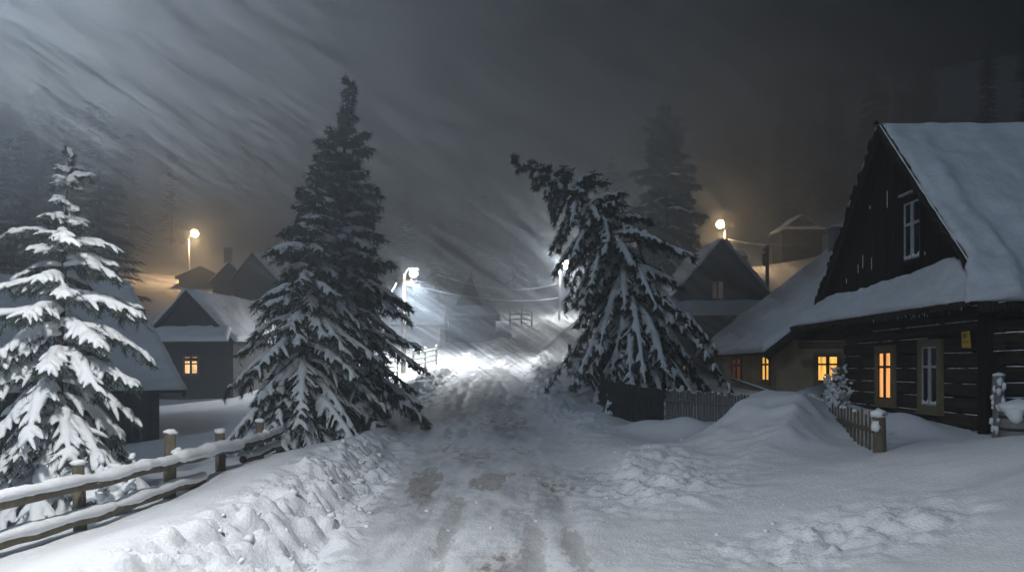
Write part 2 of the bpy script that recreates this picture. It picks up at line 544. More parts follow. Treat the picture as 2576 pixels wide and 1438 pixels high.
def clods():
    rng = random.Random(3)
    mb = MB()
    zones = []
    for _ in range(520):
        y = 5.2 + 9 * rng.random() ** 1.2
        d = -1.75 - abs(rng.gauss(0, .4))
        if rng.random() < .35:
            d = -1.75 + abs(rng.gauss(0, .28))
        zones.append((y, d))
    for _ in range(60):
        zones.append((rng.uniform(6.5, 13), rng.uniform(-1.6, 1.6)))
    for _ in range(110):
        zones.append((rng.gauss(11.4, 1.4), 2.35 + rng.gauss(0, .6)))
    for _ in range(45):
        zones.append((rng.gauss(7.8, .6), 3.2 + rng.gauss(0, .9)))
    xs = np.array([d + float(smooth_interp(np.array([y]), 1)[0]) for y, d in zones])
    ys = np.array([y for y, d in zones])
    zs = height(xs, ys)
    for i in range(len(xs)):
        r = 0.005 + 0.06 * rng.random() ** 7
        if zones[i][1] > -1.6:
            r = .006 + .03 * rng.random() ** 5
        mb.blob((xs[i], ys[i], zs[i] + r * .1), r, rng.random() * 99, .45, 1, (rng.uniform(.8, 1.4), rng.uniform(.8, 1.4), rng.uniform(.6, 1)))
    o = mb.build('snow_clods', M['snow'], smooth=True)
    o['kind'] = 'stuff'


clods()


# ------------------------------------------------------------------ snow layers
def snow_slab(mb, a, b, c, d, thick, nu=24, nv=16, seed=0, amp=.35, edge=.12, lip=0.0, fn=None, warp=None):
    """snow lying on the four-cornered plane a-b (lower edge) c-d (upper edge, d above a); rounded at its rim"""
    a, b, c, d = map(Vector, (a, b, c, d))
    n = (b - a).cross(d - a).normalized()
    if n.z < 0:
        n = -n
    top, bot = [], []
    lu, lv = (b - a).length, (d - a).length
    off = Vector((seed * 3.1, seed * 1.7, seed * .9))
    for j in range(nv + 1):
        for i in range(nu + 1):
            u, v = i / nu, j / nv
            p = (a * (1 - u) + b * u) * (1 - v) + (d * (1 - u) + c * u) * v
            if warp:
                warp(u, v, p)
            e = min(u * lu, (1 - u) * lu, v * lv, (1 - v) * lv)
            k = min(1, e / edge)
            k = math.sqrt(max(0, 1 - (1 - k) ** 2))
            nn = mnoise.fractal(p * .9 + off, 1, 2, 4)
            t = thick * (0.25 + .75 * k) * (1 + amp * nn) + .04 * mnoise.noise(p * 4 + off) * thick / .2
            if fn:
                t += fn(u, v)
            q = p + n * max(t, .02)
            if lip and v < .04:
                q += (a - d).normalized() * lip * (0.6 + .8 * mnoise.noise(p * 2.3 + off))
            top.append(q)
            bot.append(p + n * .004)
    N = (nu + 1) * (nv + 1)
    idx = lambda i, j: j * (nu + 1) + i
    fs = []
    for j in range(nv):
        for i in range(nu):
            fs.append((idx(i, j), idx(i + 1, j), idx(i + 1, j + 1), idx(i, j + 1)))
            fs.append((N + idx(i, j), N + idx(i, j + 1), N + idx(i + 1, j + 1), N + idx(i + 1, j)))
    rim = [idx(i, 0) for i in range(nu)] + [idx(nu, j) for j in range(nv)] + [idx(i, nv) for i in range(nu, 0, -1)] + [idx(0, j) for j in range(nv, 0, -1)]
    for k in range(len(rim)):
        p, q = rim[k], rim[(k + 1) % len(rim)]
        fs.append((p, N + p, N + q, q))
    mb.add(top + bot, fs)


def plane_slab(mb, a, b, c, d, t):
    a, b, c, d = map(Vector, (a, b, c, d))
    n = (b - a).cross(d - a).normalized()
    if n.z < 0:
        n = -n
    lo = [p - n * t for p in (a, b, c, d)]
    mb.hexa(lo, [a, b, c, d])


# ------------------------------------------------------------------ windows (all in the house's own axes)
def window(root, face, at, cz, w, h, plane, pane, casing=None, cw=.09, sash=None, cross=(.5, .68), snow_sill=False, proud=.05, depth=.02, sill=True, label=None):
    """face 'front': wall in the plane y=plane looking to -y, at = x; 'left': plane x=plane looking to -x, at = y"""
    casing = casing or M['casing']
    sash = sash or M['sash']

    def bx(mb, a0, a1, o0, o1, z0, z1):
        if face == 'front':
            mb.box(a0, a1, plane - o1, plane - o0, z0, z1)
        else:
            mb.box(plane - o1, plane - o0, a0, a1, z0, z1)
    a0, a1, z0, z1 = at - w / 2, at + w / 2, cz - h / 2, cz + h / 2
    mb = MB()
    bx(mb, a0 - cw, a0, -.02, proud, z0 - cw, z1 + cw)
    bx(mb, a1, a1 + cw, -.02, proud, z0 - cw, z1 + cw)
    bx(mb, a0, a1, -.02, proud - .003, z1, z1 + cw)
    bx(mb, a0, a1, -.02, proud - .003, z0 - cw, z0)
    f = mb.build('window', casing, root)
    if label:
        f['label'] = label
    mb = MB()
    bx(mb, a0, a1, 0, depth * .6, z0, z1)
    mb.build('pane', pane, f)
    mb = MB()
    s = w * .055
    xm, zm = a0 + w * cross[0], z0 + h * cross[1]
    o0, o1 = depth * .6 + .001, depth * .6 + .022
    bx(mb, a0, a0 + s, o0, o1, z0, z1)
    bx(mb, a1 - s, a1, o0, o1, z0, z1)
    bx(mb, xm - s * 1.4, xm + s * 1.4, o0, o1 + .004, z0, z1)
    bx(mb, a0 + s, xm - s * 1.4, o0, o1 - .002, zm - s * .8, zm + s * .8)
    bx(mb, xm + s * 1.4, a1 - s, o0, o1 - .002, zm - s * .8, zm + s * .8)
    bx(mb, a0 + s, xm - s * 1.4, o0, o1 - .002, z0, z0 + s)
    bx(mb, xm + s * 1.4, a1 - s, o0, o1 - .002, z0, z0 + s)
    bx(mb, a0 + s, xm - s * 1.4, o0, o1 - .002, z1 - s, z1)
    bx(mb, xm + s * 1.4, a1 - s, o0, o1 - .002, z1 - s, z1)
    mb.build('sash', sash, f)
    if sill:
        mb = MB()
        bx(mb, a0 - cw * 1.2, a1 + cw * 1.2, -.02, proud + .05, z0 - cw - .035, z0 - cw - .002)
        mb.build('sill', casing, f)
    if snow_sill:
        mb = MB()
        rng = random.Random(int(at * 100))
        for (p, q) in ((a0 + s, xm - s), (xm + s, a1 - s)):
            for i in range(9):
                t = p + (q - p) * (i + .5) / 9
                hh = .02 + .06 * abs((i + .5) / 9 - .5) * 2 * rng.uniform(.6, 1.3)
                bx(mb, t - (q - p) / 18, t + (q - p) / 18, o1 * .3, o1 + .012, z0 + s, z0 + s + hh)
        mb.build('sill_snow', M['tree_snow'], f)['kind'] = 'stuff'
    return f


# ------------------------------------------------------------------ the log cabin by the road
def log_cabin():
    base = 0.6
    root = thing('log_cabin', 'black log cabin with steep plank gable, skirt roof and olive window casings', 'cabin', (8.12, 17.25, base), -math.pi / 2)
    rng = random.Random(11)
    hw, hl, D, wt = 3.75, 1.75, 9.0, 2.50
    yn = .10
    # log walls
    mb, sn = MB(), MB()
    z = -1.0
    zs = []
    while z < wt:
        hgt = rng.uniform(.24, .31)
        zs.append((z, min(z + hgt, wt + .05)))
        z += hgt

    def log(p0, p1, z0, z1, t, axis):
        c = (z1 - z0) * .16
        prof = [(-t, z0 + .006), (t - c, z0 + .006), (t, z0 + c), (t + .012, (z0 + z1) / 2), (t, z1 - c), (t - c, z1 - .008), (-t, z1 - .008)]
        n = 14
        vs = []
        for i in range(n + 1):
            s = p0 + (p1 - p0) * i / n
            for (o, zz) in prof:
                wv = .012 * mnoise.noise(Vector((s * .9, zz * 3, axis * 7.0)))
                if axis == 0:
                    vs.append((s, -o - wv, zz + wv * .6))
                elif axis == 1:
                    vs.append((hw + o + wv, s, zz + wv * .6))
                else:
                    vs.append((-hl - o - wv, s, zz + wv * .6))
        m = len(prof)
        fs = []
        for i in range(n):
            for k in range(m):
                q = (i * m + k, i * m + (k + 1) % m, (i + 1) * m + (k + 1) % m, (i + 1) * m + k)
                fs.append(q if axis != 1 else q[::-1])
        fs += [tuple(range(m)), tuple(n * m + k for k in range(m - 1, -1, -1))]
        mb.add(vs, fs)
    for (z0, z1) in zs:
        ex = rng.uniform(.16, .3)
        log(-hl - ex, hw + ex, z0, z1, .1, 0)
        log(.1, D, z0 + .03, z1 + .03, .1, 1)
        log(.1, D, z0 + .03, z1 + .03, .1, 2)
    mb.box(-hl, hw, D - .1, D, -1, wt)
    mb.build('wall', M['logs'], root)
    mb = MB()
    mb.box(-3.7, -hl - .2, -.45, 3.0, 2.22, 2.28)
    mb.build('soffit', M['planks'], root)
    # wind-blown snow caught in the joints
    for (z0, z1) in zs[2:]:
        x = -hl
        low = max(0, 1 - (z1 / 2.4)) * .4
        while x < hw:
            l = rng.uniform(.25, 1.3)
            if rng.random() < .58 + low:
                pts, k = [], max(3, int(l / .09))
                for i in range(k + 1):
                    xx = x + l * i / k
                    wv = .012 * mnoise.noise(Vector((xx * .9, z1 * 3, 0)))
                    pts.append((xx, -.088 - wv, z1 - .006 + wv * .6))
                sn.tube(pts, [.004] + [rng.uniform(.004, .011) for _ in range(k - 1)] + [.004], 5)
            x += l + rng.uniform(.03, .4)
        y = .2
        while y < 2:
            l = rng.uniform(.3, .9)
            if rng.random() < .7:
                sn.tube([(hw + .088, y, z1 + .026), (hw + .09, y + l / 2, z1 + .026), (hw + .088, y + l, z1 + .026)], [.005, .014, .005], 5)
            y += l + .15
    sn.build('joint_snow', M['tree_snow'], root)['kind'] = 'stuff'
    # gable of upright planks
    rz, gz0 = 6.45, 3.12
    slope = 1.015           # dz/dx of the roof
    mb = MB()
    x = -3.5
    while x < 3.45:
        w = rng.uniform(.13, .2)
        x1 = min(x + w, 3.45)
        tl, tr = rz - .12 - slope * abs(x + .004), rz - .12 - slope * abs(x1 - .004)
        z0 = 2.2
        o = rng.uniform(.02, .04)
        if max(tl, tr) > z0 + .05:
            tl, tr = max(tl, z0 + .02), max(tr, z0 + .02)
            mb.hexa([(x + .004, yn - o, z0), (x1 - .004, yn - o, z0), (x1 - .004, yn + .02, z0), (x + .004, yn + .02, z0)],
                    [(x + .004, yn - o, tl), (x1 - .004, yn - o, tr), (x1 - .004, yn + .02, tr), (x + .004, yn + .02, tl)])
        x = x1
    mb.build('gable', M['planks'], root)
    mb = MB()
    for i in range(9):
        x = rng.uniform(-2.4, 2.6)
        t = rz - .5 - slope * abs(x)
        if t > 3.4:
            z0 = rng.uniform(3.25, t - .1)
            l = min(rng.uniform(.05, .4), t - z0)
            mb.box(x - .004, x + .004, yn - .052, yn - .038, z0, z0 + l)
    mb.build('gable_frost', M['tree_snow'], root)['kind'] = 'stuff'
    # attic window
    window(root, 'front', 1.02, 4.02, .66, 1.18, yn - .04, M['glass_dark'], M['planks'], .08, M['whitewood'], (.5, .62), True, .05, .02)
    mb = MB()
    mb.box(.55, 1.49, yn - .13, yn - .03, 4.78, 4.82)
    mb.build('window_hood', M['whitewood'], root)
    # roofs: two steep slopes with a ragged shingle rim, and the skirt below the gable
    mb = MB()
    yf, yb = -.16, D + .4
    ex, ez = 4.08, rz - slope * 4.08
    for s in (-1, 1):
        lo = gzc = None
        xb, zb = 3.6, rz - slope * 3.6
        a, b = (s * xb, yf, zb), (s * xb, yb, zb)
        plane_slab(mb, a, b, (0, yb, rz), (0, yf, rz), .10)
        plane_slab(mb, (s * ex, .12, ez), (s * ex, yb, ez), (s * xb, yb, zb), (s * xb, .12, zb), .10)
    # skirt
    sk0, sk1 = (-4.25, -.56, 2.32), (4.05, -.56, 2.30)
    plane_slab(mb, sk0, sk1, (3.15, .06, 3.2), (-3.5, .06, 2.86), .09)
    # ragged shingle ends
    for i in range(120):
        x = -4.3 + 8.3 * (i + rng.random() * .6) / 120
        l = rng.uniform(.02, .13)
        mb.box(x, x + rng.uniform(.04, .075), -.60 - rng.uniform(0, .03), -.54, 2.29 - l, 2.325)
    for s in (-1, 1):
        for i in range(80):
            t = i / 80
            x, zz = 3.6 * t, rz - slope * 3.6 * t
            q = rng.uniform(.03, .12)
            w = .055
            mb.hexa([(s * x, yf - q, zz - .05), (s * (x + w), yf - q, zz - .05 - slope * w), (s * (x + w), yf + .1, zz - .05 - slope * w), (s * x, yf + .1, zz - .05)],
                    [(s * x, yf - q, zz + .012), (s * (x + w), yf - q, zz + .012 - slope * w), (s * (x + w), yf + .1, zz + .012 - slope * w), (s * x, yf + .1, zz + .012)])
    for i in range(90):
        y = -.4 + 6 * i / 90
        l = rng.uniform(.03, .16)
        mb.box(ex - .04, ex + rng.uniform(.0, .05), y, y + .05, ez - .06 - l, ez + .004)
    mb.build('roof', M['shingle'], root)
    # barge boards
    for s in (-1, 1):
        mb = MB()
        mb.bar((s * .02, yf + .04, rz - .16), (s * 3.62, yf + .04, rz - .16 - slope * 3.6), .05, .2)
        mb.build('barge_board', M['planks'], root)
        mb = MB()
        pts, rr = [], []
        for i in range(40):
            t = i / 39
            pts.append((s * (.05 + 3.4 * t + .03), yf - .03, rz + .0 - slope * (3.4 * t)))
            rr.append(.012 + .022 * abs(mnoise.noise(Vector((t * 9, s * 5, 1)))))
        mb.tube(pts, rr, 6)
        mb.build('verge_snow', M['tree_snow'], root, True)
    mb = MB()
    mb.tube([(0.02, yf - .05, rz + .06), (0.1, yf - .16, rz + .02), (.22, yf - .2, rz - .02), (.3, yf - .2, rz + .03)], [.035, .025, .02, .015], 6)
    mb.build('ridge_hook', M['planks'], root)
    # snow
    mb = MB()

    def drift(u, v):
        # a wind scoop and cornice along the front rim
        y = u * (yb - yf)
        c = .32 + .10 * math.sin(v * 7 + .5)
        return (.10 * math.exp(-((y - c - .25) / .16) ** 2) - .07 * math.exp(-((y - c - .65) / .25) ** 2)) * (1 - v) ** .6 + .05 * math.sin(v * 9 + y * 2.2) * .5
    def hip(u, v, p):
        # the lower roof swings out round the corner to meet the skirt
        k = max(0, (p.x - 3.3) / (ex - 3.3))
        p.y -= .46 * k * (1 - u) ** 5
        p.y += (.05 * mnoise.noise(p * 2.1) + .035 * mnoise.noise(p * 6)) * (1 - u) ** 8
        p.z += .02 * mnoise.noise(p * 1.3)
    snow_slab(mb, (ex + .03, yf, ez), (ex + .03, yb, ez), (0.06, yb, rz + .02), (0.06, yf + .02, rz + .02), .09, 150, 80, 1, .9, .16, .02, drift, hip)
    snow_slab(mb, (-ex - .02, yb, ez), (-ex - .02, .2, ez), (-0.06, .2, rz + .02), (-0.06, yb, rz + .02), .15, 40, 30, 2, .4, .14)
    mb.build('roof_snow', M['roof_snow'], root, True)
    mb = MB()

    def sk(u, v):
        return (.09 * math.exp(-((u - .78) / .2) ** 2) * v + .10 * v * v * math.exp(-((u - .12) / .12) ** 2) + .05 * v) * min(1, (1 - u) / .12)
    snow_slab(mb, (-4.28, -.58, 2.33), (4.14, -.58, 2.29), (3.3, .07, 3.12), (-3.5, .07, 2.88), .09, 120, 24, 3, .9, .05, .0, sk)
    mb.build('skirt_snow', M['roof_snow'], root, True)
    # icicles under the skirt
    mb = MB()
    for i in range(46):
        x = rng.uniform(.4, 3.9)
        l = rng.uniform(.03, .16)
        mb.tube([(x, -.57, 2.29), (x, -.57, 2.29 - l * .6), (x, -.57, 2.29 - l)], [.009, .006, .002], 5)
    mb.build('icicle_fringe', M['tree_snow'], root)['kind'] = 'stuff'
    # windows: x to the right seen from the road; world Y = 17.25 - x
    window(root, 'front', .22, 1.06, .58, 1.0, -.125, M['win_orange'], M['casing'], .14, M['sash'], (.5, .68))
    window(root, 'front', 2.05, 1.06, .56, 1.12, -.125, M['glass_dark'], M['casing'], .14, M['whitewood'], (.5, .66), True, label='unlit window with pale sash in olive casing')
    # corner post of the far side room and porch post
    mb = MB()
    mb.box(hw - .05, hw + .22, -.2, -.02, -.5, 2.4)
    mb.build('corner_board', M['planks'], root)
    return root


log_cabin()


def wall_sign():
    c = P(2457, 853, 13.75)
    root = thing('wall_sign', 'small yellow sign with brown emblem and orange lettering on the black log wall', 'sign', (7.84, c.y, c.z), -math.pi / 2)
    mb = MB()
    mb.hexa([(-.11, -.012, -.14), (.13, -.012, -.15), (.13, .012, -.15), (-.11, .012, -.14)], [(-.125, -.012, .135), (.09, -.012, .14), (.09, .012, .14), (-.125, .012, .135)])
    mb.build('plate', M['yellow'], root)
    mb = MB()
    n = 16
    ring = [(-.015 + .06 * math.cos(6.283 * i / n), -.0145, .06 + .042 * math.sin(6.283 * i / n)) for i in range(n)]
    inn = [(-.015 + .04 * math.cos(6.283 * i / n), -.0145, .06 + .026 * math.sin(6.283 * i / n)) for i in range(n)]
    mb.add(ring + inn, [(i, (i + 1) % n, n + (i + 1) % n, n + i) for i in range(n)])
    for k in range(3):
        mb.box(-.045 + k * .023, -.033 + k * .023, -.016, -.0142, .045, .078)
    mb.build('emblem', M['brownmark'], root)
    mb = MB()
    for k, w in enumerate((.018, .01, .018, .012, .016)):
        x = -.06 + k * .032
        mb.box(x, x + w, -.016, -.0142, -.06, -.02)
        mb.box(x, x + .024, -.0156, -.0142, -.068, -.06)
    mb.build('lettering', M['ochre'], root)


wall_sign()


# ------------------------------------------------------------------ gabled houses
def gable_house(name, label, cat, loc, rz, hw, D, wall_h, ridge_h, over=.45, wallm='housedark', gablem=None, front=.4, snow_t=.22, chimney=None, skirt=None, sub=(30, 24), seed=0, group=None, wall_down=1.5):
    """gable looks to local -y, stands on y=0, ridge runs along +y"""
    root = thing(name, label, cat, loc, rz, group)
    gablem = gablem or wallm
    slope = (ridge_h - wall_h) / hw
    mb = MB()
    t = .12
    if wallm in ('plaster', 'stone'):
        mb.box(-hw, hw, 0, t, -wall_down, wall_h)
    else:
        mb.box(-hw, hw, .03, t, -wall_down, wall_h)
        br = random.Random(seed + 50)
        zb = -wall_down
        while zb < wall_h - .02:
            z1 = min(zb + br.uniform(.17, .24), wall_h)
            o = br.uniform(.0, .02)
            mb.box(-hw, hw, -o, .028, zb, z1 - .014)
            zb = z1
    mb.box(-hw, hw, D - t, D, -wall_down, wall_h)
    mb.box(-hw, -hw + t, t, D - t, -wall_down, wall_h)
    mb.box(hw - t, hw, t, D - t, -wall_down, wall_h)
    mb.build('wall', M[wallm], root)
    for (y0, y1) in ((-.02, t - .02), (D - t + .02, D + .02)):
        mb = MB()
        n = max(6, int(hw * 2 / .22))
        rng = random.Random(seed)
        for i in range(n):
            xa, xb = -hw + 2 * hw * i / n, -hw + 2 * hw * (i + 1) / n
            za, zb = ridge_h - .06 - slope * abs(xa), ridge_h - .06 - slope * abs(xb)
            za, zb = max(za, wall_h + .01), max(zb, wall_h + .01)
            o = rng.uniform(0, .025)
            mb.hexa([(xa + .005, y0 - o, wall_h + .003), (xb - .005, y0 - o, wall_h + .003), (xb - .005, y1, wall_h + .003), (xa + .005, y1, wall_h + .003)],
                    [(xa + .005, y0 - o, za), (xb - .005, y0 - o, zb), (xb - .005, y1, zb), (xa + .005, y1, za)])
        mb.build('gable', M[gablem], root)
    ex, ez = hw + over, ridge_h - slope * (hw + over)
    yf, yb = -front, D + front
    r = MB()
    for s in (-1, 1):
        plane_slab(r, (s * ex, yf, ez), (s * ex, yb, ez), (0, yb, ridge_h), (0, yf, ridge_h), .1)
    if skirt:
        plane_slab(r, (-ex, -skirt[0], skirt[2]), (ex, -skirt[0], skirt[2]), (hw * .97, -.05, skirt[1]), (-hw * .97, -.05, skirt[1]), .08)
    r.build('roof', M['shingle'], root)
    for s in (-1, 1):
        mb = MB()
        mb.bar((s * .02, yf + .03, ridge_h - .2), (s * (ex - .02), yf + .03, ridge_h - .2 - slope * (ex - .04)), .05, .18)
        mb.build('barge_board', M['planks'], root)
    mb = MB()
    snow_slab(mb, (ex + .04, yf + .03, ez), (ex + .04, yb, ez), (0, yb, ridge_h), (0, yf + .03, ridge_h), snow_t, sub[0], sub[1], seed + 1, .45, .16, .04)
    snow_slab(mb, (-ex - .04, yb, ez), (-ex - .04, yf + .03, ez), (0, yf + .03, ridge_h), (0, yb, ridge_h), snow_t, sub[0], sub[1], seed + 2, .45, .16, .04)
    if skirt:
        snow_slab(mb, (-ex, -skirt[0], skirt[2]), (ex, -skirt[0], skirt[2]), (hw * .97, -.05, skirt[1]), (-hw * .97, -.05, skirt[1]), snow_t, 40, 10, seed + 3, .4, .1)
    mb.build('roof_snow', M['roof_snow'], root, True)
    if chimney:
        cx, cy, ch = chimney
        mb = MB()
        zc = ridge_h - slope * abs(cx)
        mb.box(cx - .28, cx + .28, cy - .28, cy + .28, zc - .6, zc + ch)
        mb.box(cx - .34, cx + .34, cy - .34, cy + .34, zc + ch + .002, zc + ch + .1)
        c = mb.build('chimney', M['stone'], root)
        mb = MB()
        mb.blob((cx, cy, zc + ch + .12), .34, seed, .2, 2, (1, 1, .45))
        mb.build('snow_cap', M['roof_snow'], c, True)
    return root


# neighbour with the lit plaster wall: front gable at Y=25, left side wall at x=8.3
h2 = gable_house('plaster_cottage', 'low brown plastered cottage with two yellow lit windows beside the log cabin', 'cottage', (14.0, 25.0, .95), 0, 5.7, 8.2, 1.75, 6.2, .5, 'plaster', 'planks', .55, .2, (-0.9, 7.0, .9), None, (60, 40), 4)
window(h2, 'front', -4.1, .86, .66, .80, -.0, M['win_yellow'], M['casing'], .1, M['sash'], (.5, .66))
window(h2, 'left', 1.0, .86, .72, .80, -5.7, M['win_yellow'], M['casing'], .1, M['sash'], (.5, .66))
window(h2, 'left', 4.4, .84, 1.1, .85, -5.7, M['win_red'], M['casing'], .12, M['sash'], (.5, .66), label='dim window with reddish curtain')
mb = MB()
for k in range(3):
    mb.box(-5.2, -2.6, -.62 - k * .02, -.5, 1.62 - k * .07, 1.66 - k * .07)
mb.build('eave_board', M['planks'], h2)

# house above, its gable to us, pale curtains in the attic window
h3 = gable_house('gabled_house', 'dark gabled house with dim curtained attic window below the right orange lamp', 'house', (11.0, 42.0, 2.1), 0, 2.35, 7.0, 3.75, 6.45, .22, 'housedark', 'housedark', .4, .22, None, (.95, 3.2, 2.45), (40, 24), 8)
window(h3, 'front', -.18, 3.84, .62, .95, -.055, M['win_dim'], M['sash'], .06, M['sash'], (.5, .99), label='attic window with pale curtains')
window(h3, 'front', .62, 3.84, .62, .95, -.055, M['glass_dark'], M['sash'], .06, M['sash'], (.5, .99))

# small boarded shed between the spruces and the cottage
sh = gable_house('boarded_shed', 'grey boarded shed with one orange lit window half hidden by the bent spruce', 'shed', (7.15, 34.0, 1.2), 0, 1.25, 3.0, 1.55, 2.5, .25, 'grey_wood', 'grey_wood', .3, .25, None, None, (16, 12), 12)
window(sh, 'front', .35, .78, .38, .5, -.0, M['win_orange'], M['casing'], .06, M['sash'], (.5, .6))

# left side house
h4 = gable_house('small_house', 'small dark house with one lit four pane window below left orange lamp', 'house', (-15.35, 38.0, .35), math.radians(-9), 2.2, 7.0, 2.95, 5.15, .22, 'housedark', 'housedark', .4, .25, None, (.9, 3.32, 2.72), (40, 24), 16)
window(h4, 'front', .05, 1.62, .70, .84, 0, M['win_pale'], M['casing'], .06, M['sash'], (.5, .58))


def barn():
    a = math.radians(42)
    C = Vector((-8.85, 21.6))
    root = thing('barn', 'low dark barn with broad snowy roof behind the near snow laden spruce', 'barn', (C.x, C.y, -.1), a)
    # local: eave along -x from the corner, uphill +y
    rng = random.Random(5)
    mb = MB()
    for i in range(34):
        x1 = -.55 - i * .24
        mb.box(x1 - .232, x1, .42 + rng.uniform(-.012, .012), .5, -1.2, 1.5)
    for i in range(30):
        y = .5 + i * .3
        mb.box(-.62, -.55 + rng.uniform(-.01, .01), y, y + .29, -1.2, 1.4 + (i if i < 15 else 30 - i) * .2)
    mb.box(-8.7, -.62, 9.2, 9.3, -1.2, 1.5)
    mb.build('wall', M['housedark'], root)
    mb = MB()
    plane_slab(mb, (-9, 0, 1.33), (0, 0, 1.33), (0, 4.9, 4.55), (-9, 4.9, 4.55), .1)
    plane_slab(mb, (0, 9.8, 1.33), (-9, 9.8, 1.33), (-9, 4.9, 4.55), (0, 4.9, 4.55), .1)
    mb.build('roof', M['shingle'], root)
    mb = MB()
    snow_slab(mb, (-9, -.02, 1.33), (.02, -.02, 1.33), (.02, 4.9, 4.55), (-9, 4.9, 4.55), .2, 60, 34, 7, .4, .14, .03)
    snow_slab(mb, (.02, 9.8, 1.33), (-9, 9.8, 1.33), (-9, 4.9, 4.55), (.02, 4.9, 4.55), .2, 30, 20, 8, .4, .14, .03)
    mb.build('roof_snow', M['roof_snow'], root, True)
    mb = MB()
    mb.bar((.0, .05, 1.2), (.0, 4.9, 4.4), .05, .16)
    mb.build('barge_board', M['planks'], root)


barn()


def chapel():
    root = thing('shingled_chapel', 'hazy wooden chapel with pointed gable and wide skirt roof where the road bends', 'chapel', (-3.35, 62.0, 3.6), 0)
    mb = MB()
    for i in range(18):
        x = -2.0 + i * .222
        mb.box(x, x + .214, 0 - .02 * (i % 3), .1, -1.5, 2.45)
    mb.box(-2.0, -1.9, .1, 4, -1.5, 2.45)
    mb.box(1.9, 2.0, .1, 4, -1.5, 2.45)
    mb.box(-2.0, 2.0, 3.9, 4, -1.5, 2.45)
    mb.build('wall', M['logs'], root)
    mb = MB()
    # skirt roof (four sides) and the pointed upper roof
    e, t = 2.75, .85
    lo = [(-e - .1, -.8, 2.25), (e - .35, -.8, 2.25), (e - .35, 4.8, 2.25), (-e - .1, 4.8, 2.25)]
    hi = [(-t, .5, 3.15), (t, .5, 3.15), (t, 3.5, 3.15), (-t, 3.5, 3.15)]
    for i in range(4):
        j = (i + 1) % 4
        plane_slab(mb, lo[i], lo[j], hi[j], hi[i], .08)
    mb.build('skirt_roof', M['shingle'], root)
    mb = MB()
    for s in (-1, 1):
        plane_slab(mb, (s * (t + .25), .1, 2.9), (s * (t + .25), 3.9, 2.9), (.1, 3.7, 5.7), (.1, .3, 5.7), .08)
    mb.add([(-.95, .42, 3.1), (.97, .42, 3.1), (.1, .42, 5.5)], [(0, 1, 2)])
    mb.add([(-.8, 3.6, 3.1), (.82, 3.6, 3.1), (.1, 3.6, 5.25)], [(0, 2, 1)])
    mb.tube([(.1, .4, 5.6), (.1, .4, 6.1)], [.05, .02], 5)
    mb.build('pointed_roof', M['shingle'], root)
    mb = MB()
    for i in range(4):
        j = (i + 1) % 4
        snow_slab(mb, lo[i], lo[j], hi[j], hi[i], .15, 14, 6, i, .4, .1)
    snow_slab(mb, (-t - .25, 3.9, 2.9), (-t - .25, .1, 2.9), (.08, .3, 5.7), (.08, 3.7, 5.7), .10, 10, 10, 5, .4, .1)
    mb.build('roof_snow', M['roof_snow'], root, True)


chapel()

lb = gable_house('long_barn', 'long low building with bright snowy roof behind the lamp post', 'building', (-7.6, 57.5, 3.6), math.pi / 2, 2.2, 11.0, 1.55, 2.5, .4, 'stone', 'stone', .3, .25, None, None, (24, 12), 20)
lb.location = (-6.2 + 1.2, 57.5, 3.45)
ab = gable_house('annex', 'low dark lean building standing right of the hazy chapel', 'shed', (-1.0, 63.0, 3.5), 0, .8, 2.5, 1.05, 1.3, .15, 'housedark', 'housedark', .15, .15, None, None, (10, 8), 24)

# hazy hillside houses
gable_house('hill_house', 'hazy wide house with snow line on its eave above the cottage chimney', 'house', tuple(P(2018, 640, 75)), math.radians(3), 1.95, 2.4, 2.3, 3.75, .3, 'housedark', 'housedark', .2, .2, None, (.4, 2.5, 2.3), (16, 10), 30)
gable_house('block_house', 'small pale square house behind the dark gabled house near right orange lamp', 'house', tuple(P(1868, 690, 62) - Vector((0, 0, .3))), math.radians(80), 1.5, 3.6, 1.55, 2.1, .2, 'stone', 'stone', .2, .25, None, None, (14, 8), 34)
gable_house('hill_cottage', 'hazy peaked cottage with thin chimney on the hill beside the left orange lamp', 'house', tuple(P(578, 740, 72)), math.radians(4), 1.5, 5, 1.3, 2.9, .3, 'housedark', 'housedark', .3, .2, (-.5, 1.2, 1.9), None, (14, 10), 38)
gable_house('hill_cabin', 'hazy broad roofed cabin on the hill just left of the twin spruces', 'house', tuple(P(640, 745, 66)), math.radians(-25), 2.2, 6, 1.6, 3.6, .3, 'housedark', 'housedark', .3, .2, None, None, (14, 10), 42)
gable_house('dark_hut', 'dark squat hut below the left orange lamp pole', 'house', tuple(P(505, 715, 78) - Vector((0, 0, .8))), math.radians(15), 2.0, 4, 1.6, 2.6, .3, 'housedark', 'housedark', .3, .1, None, None, (14, 10), 46)


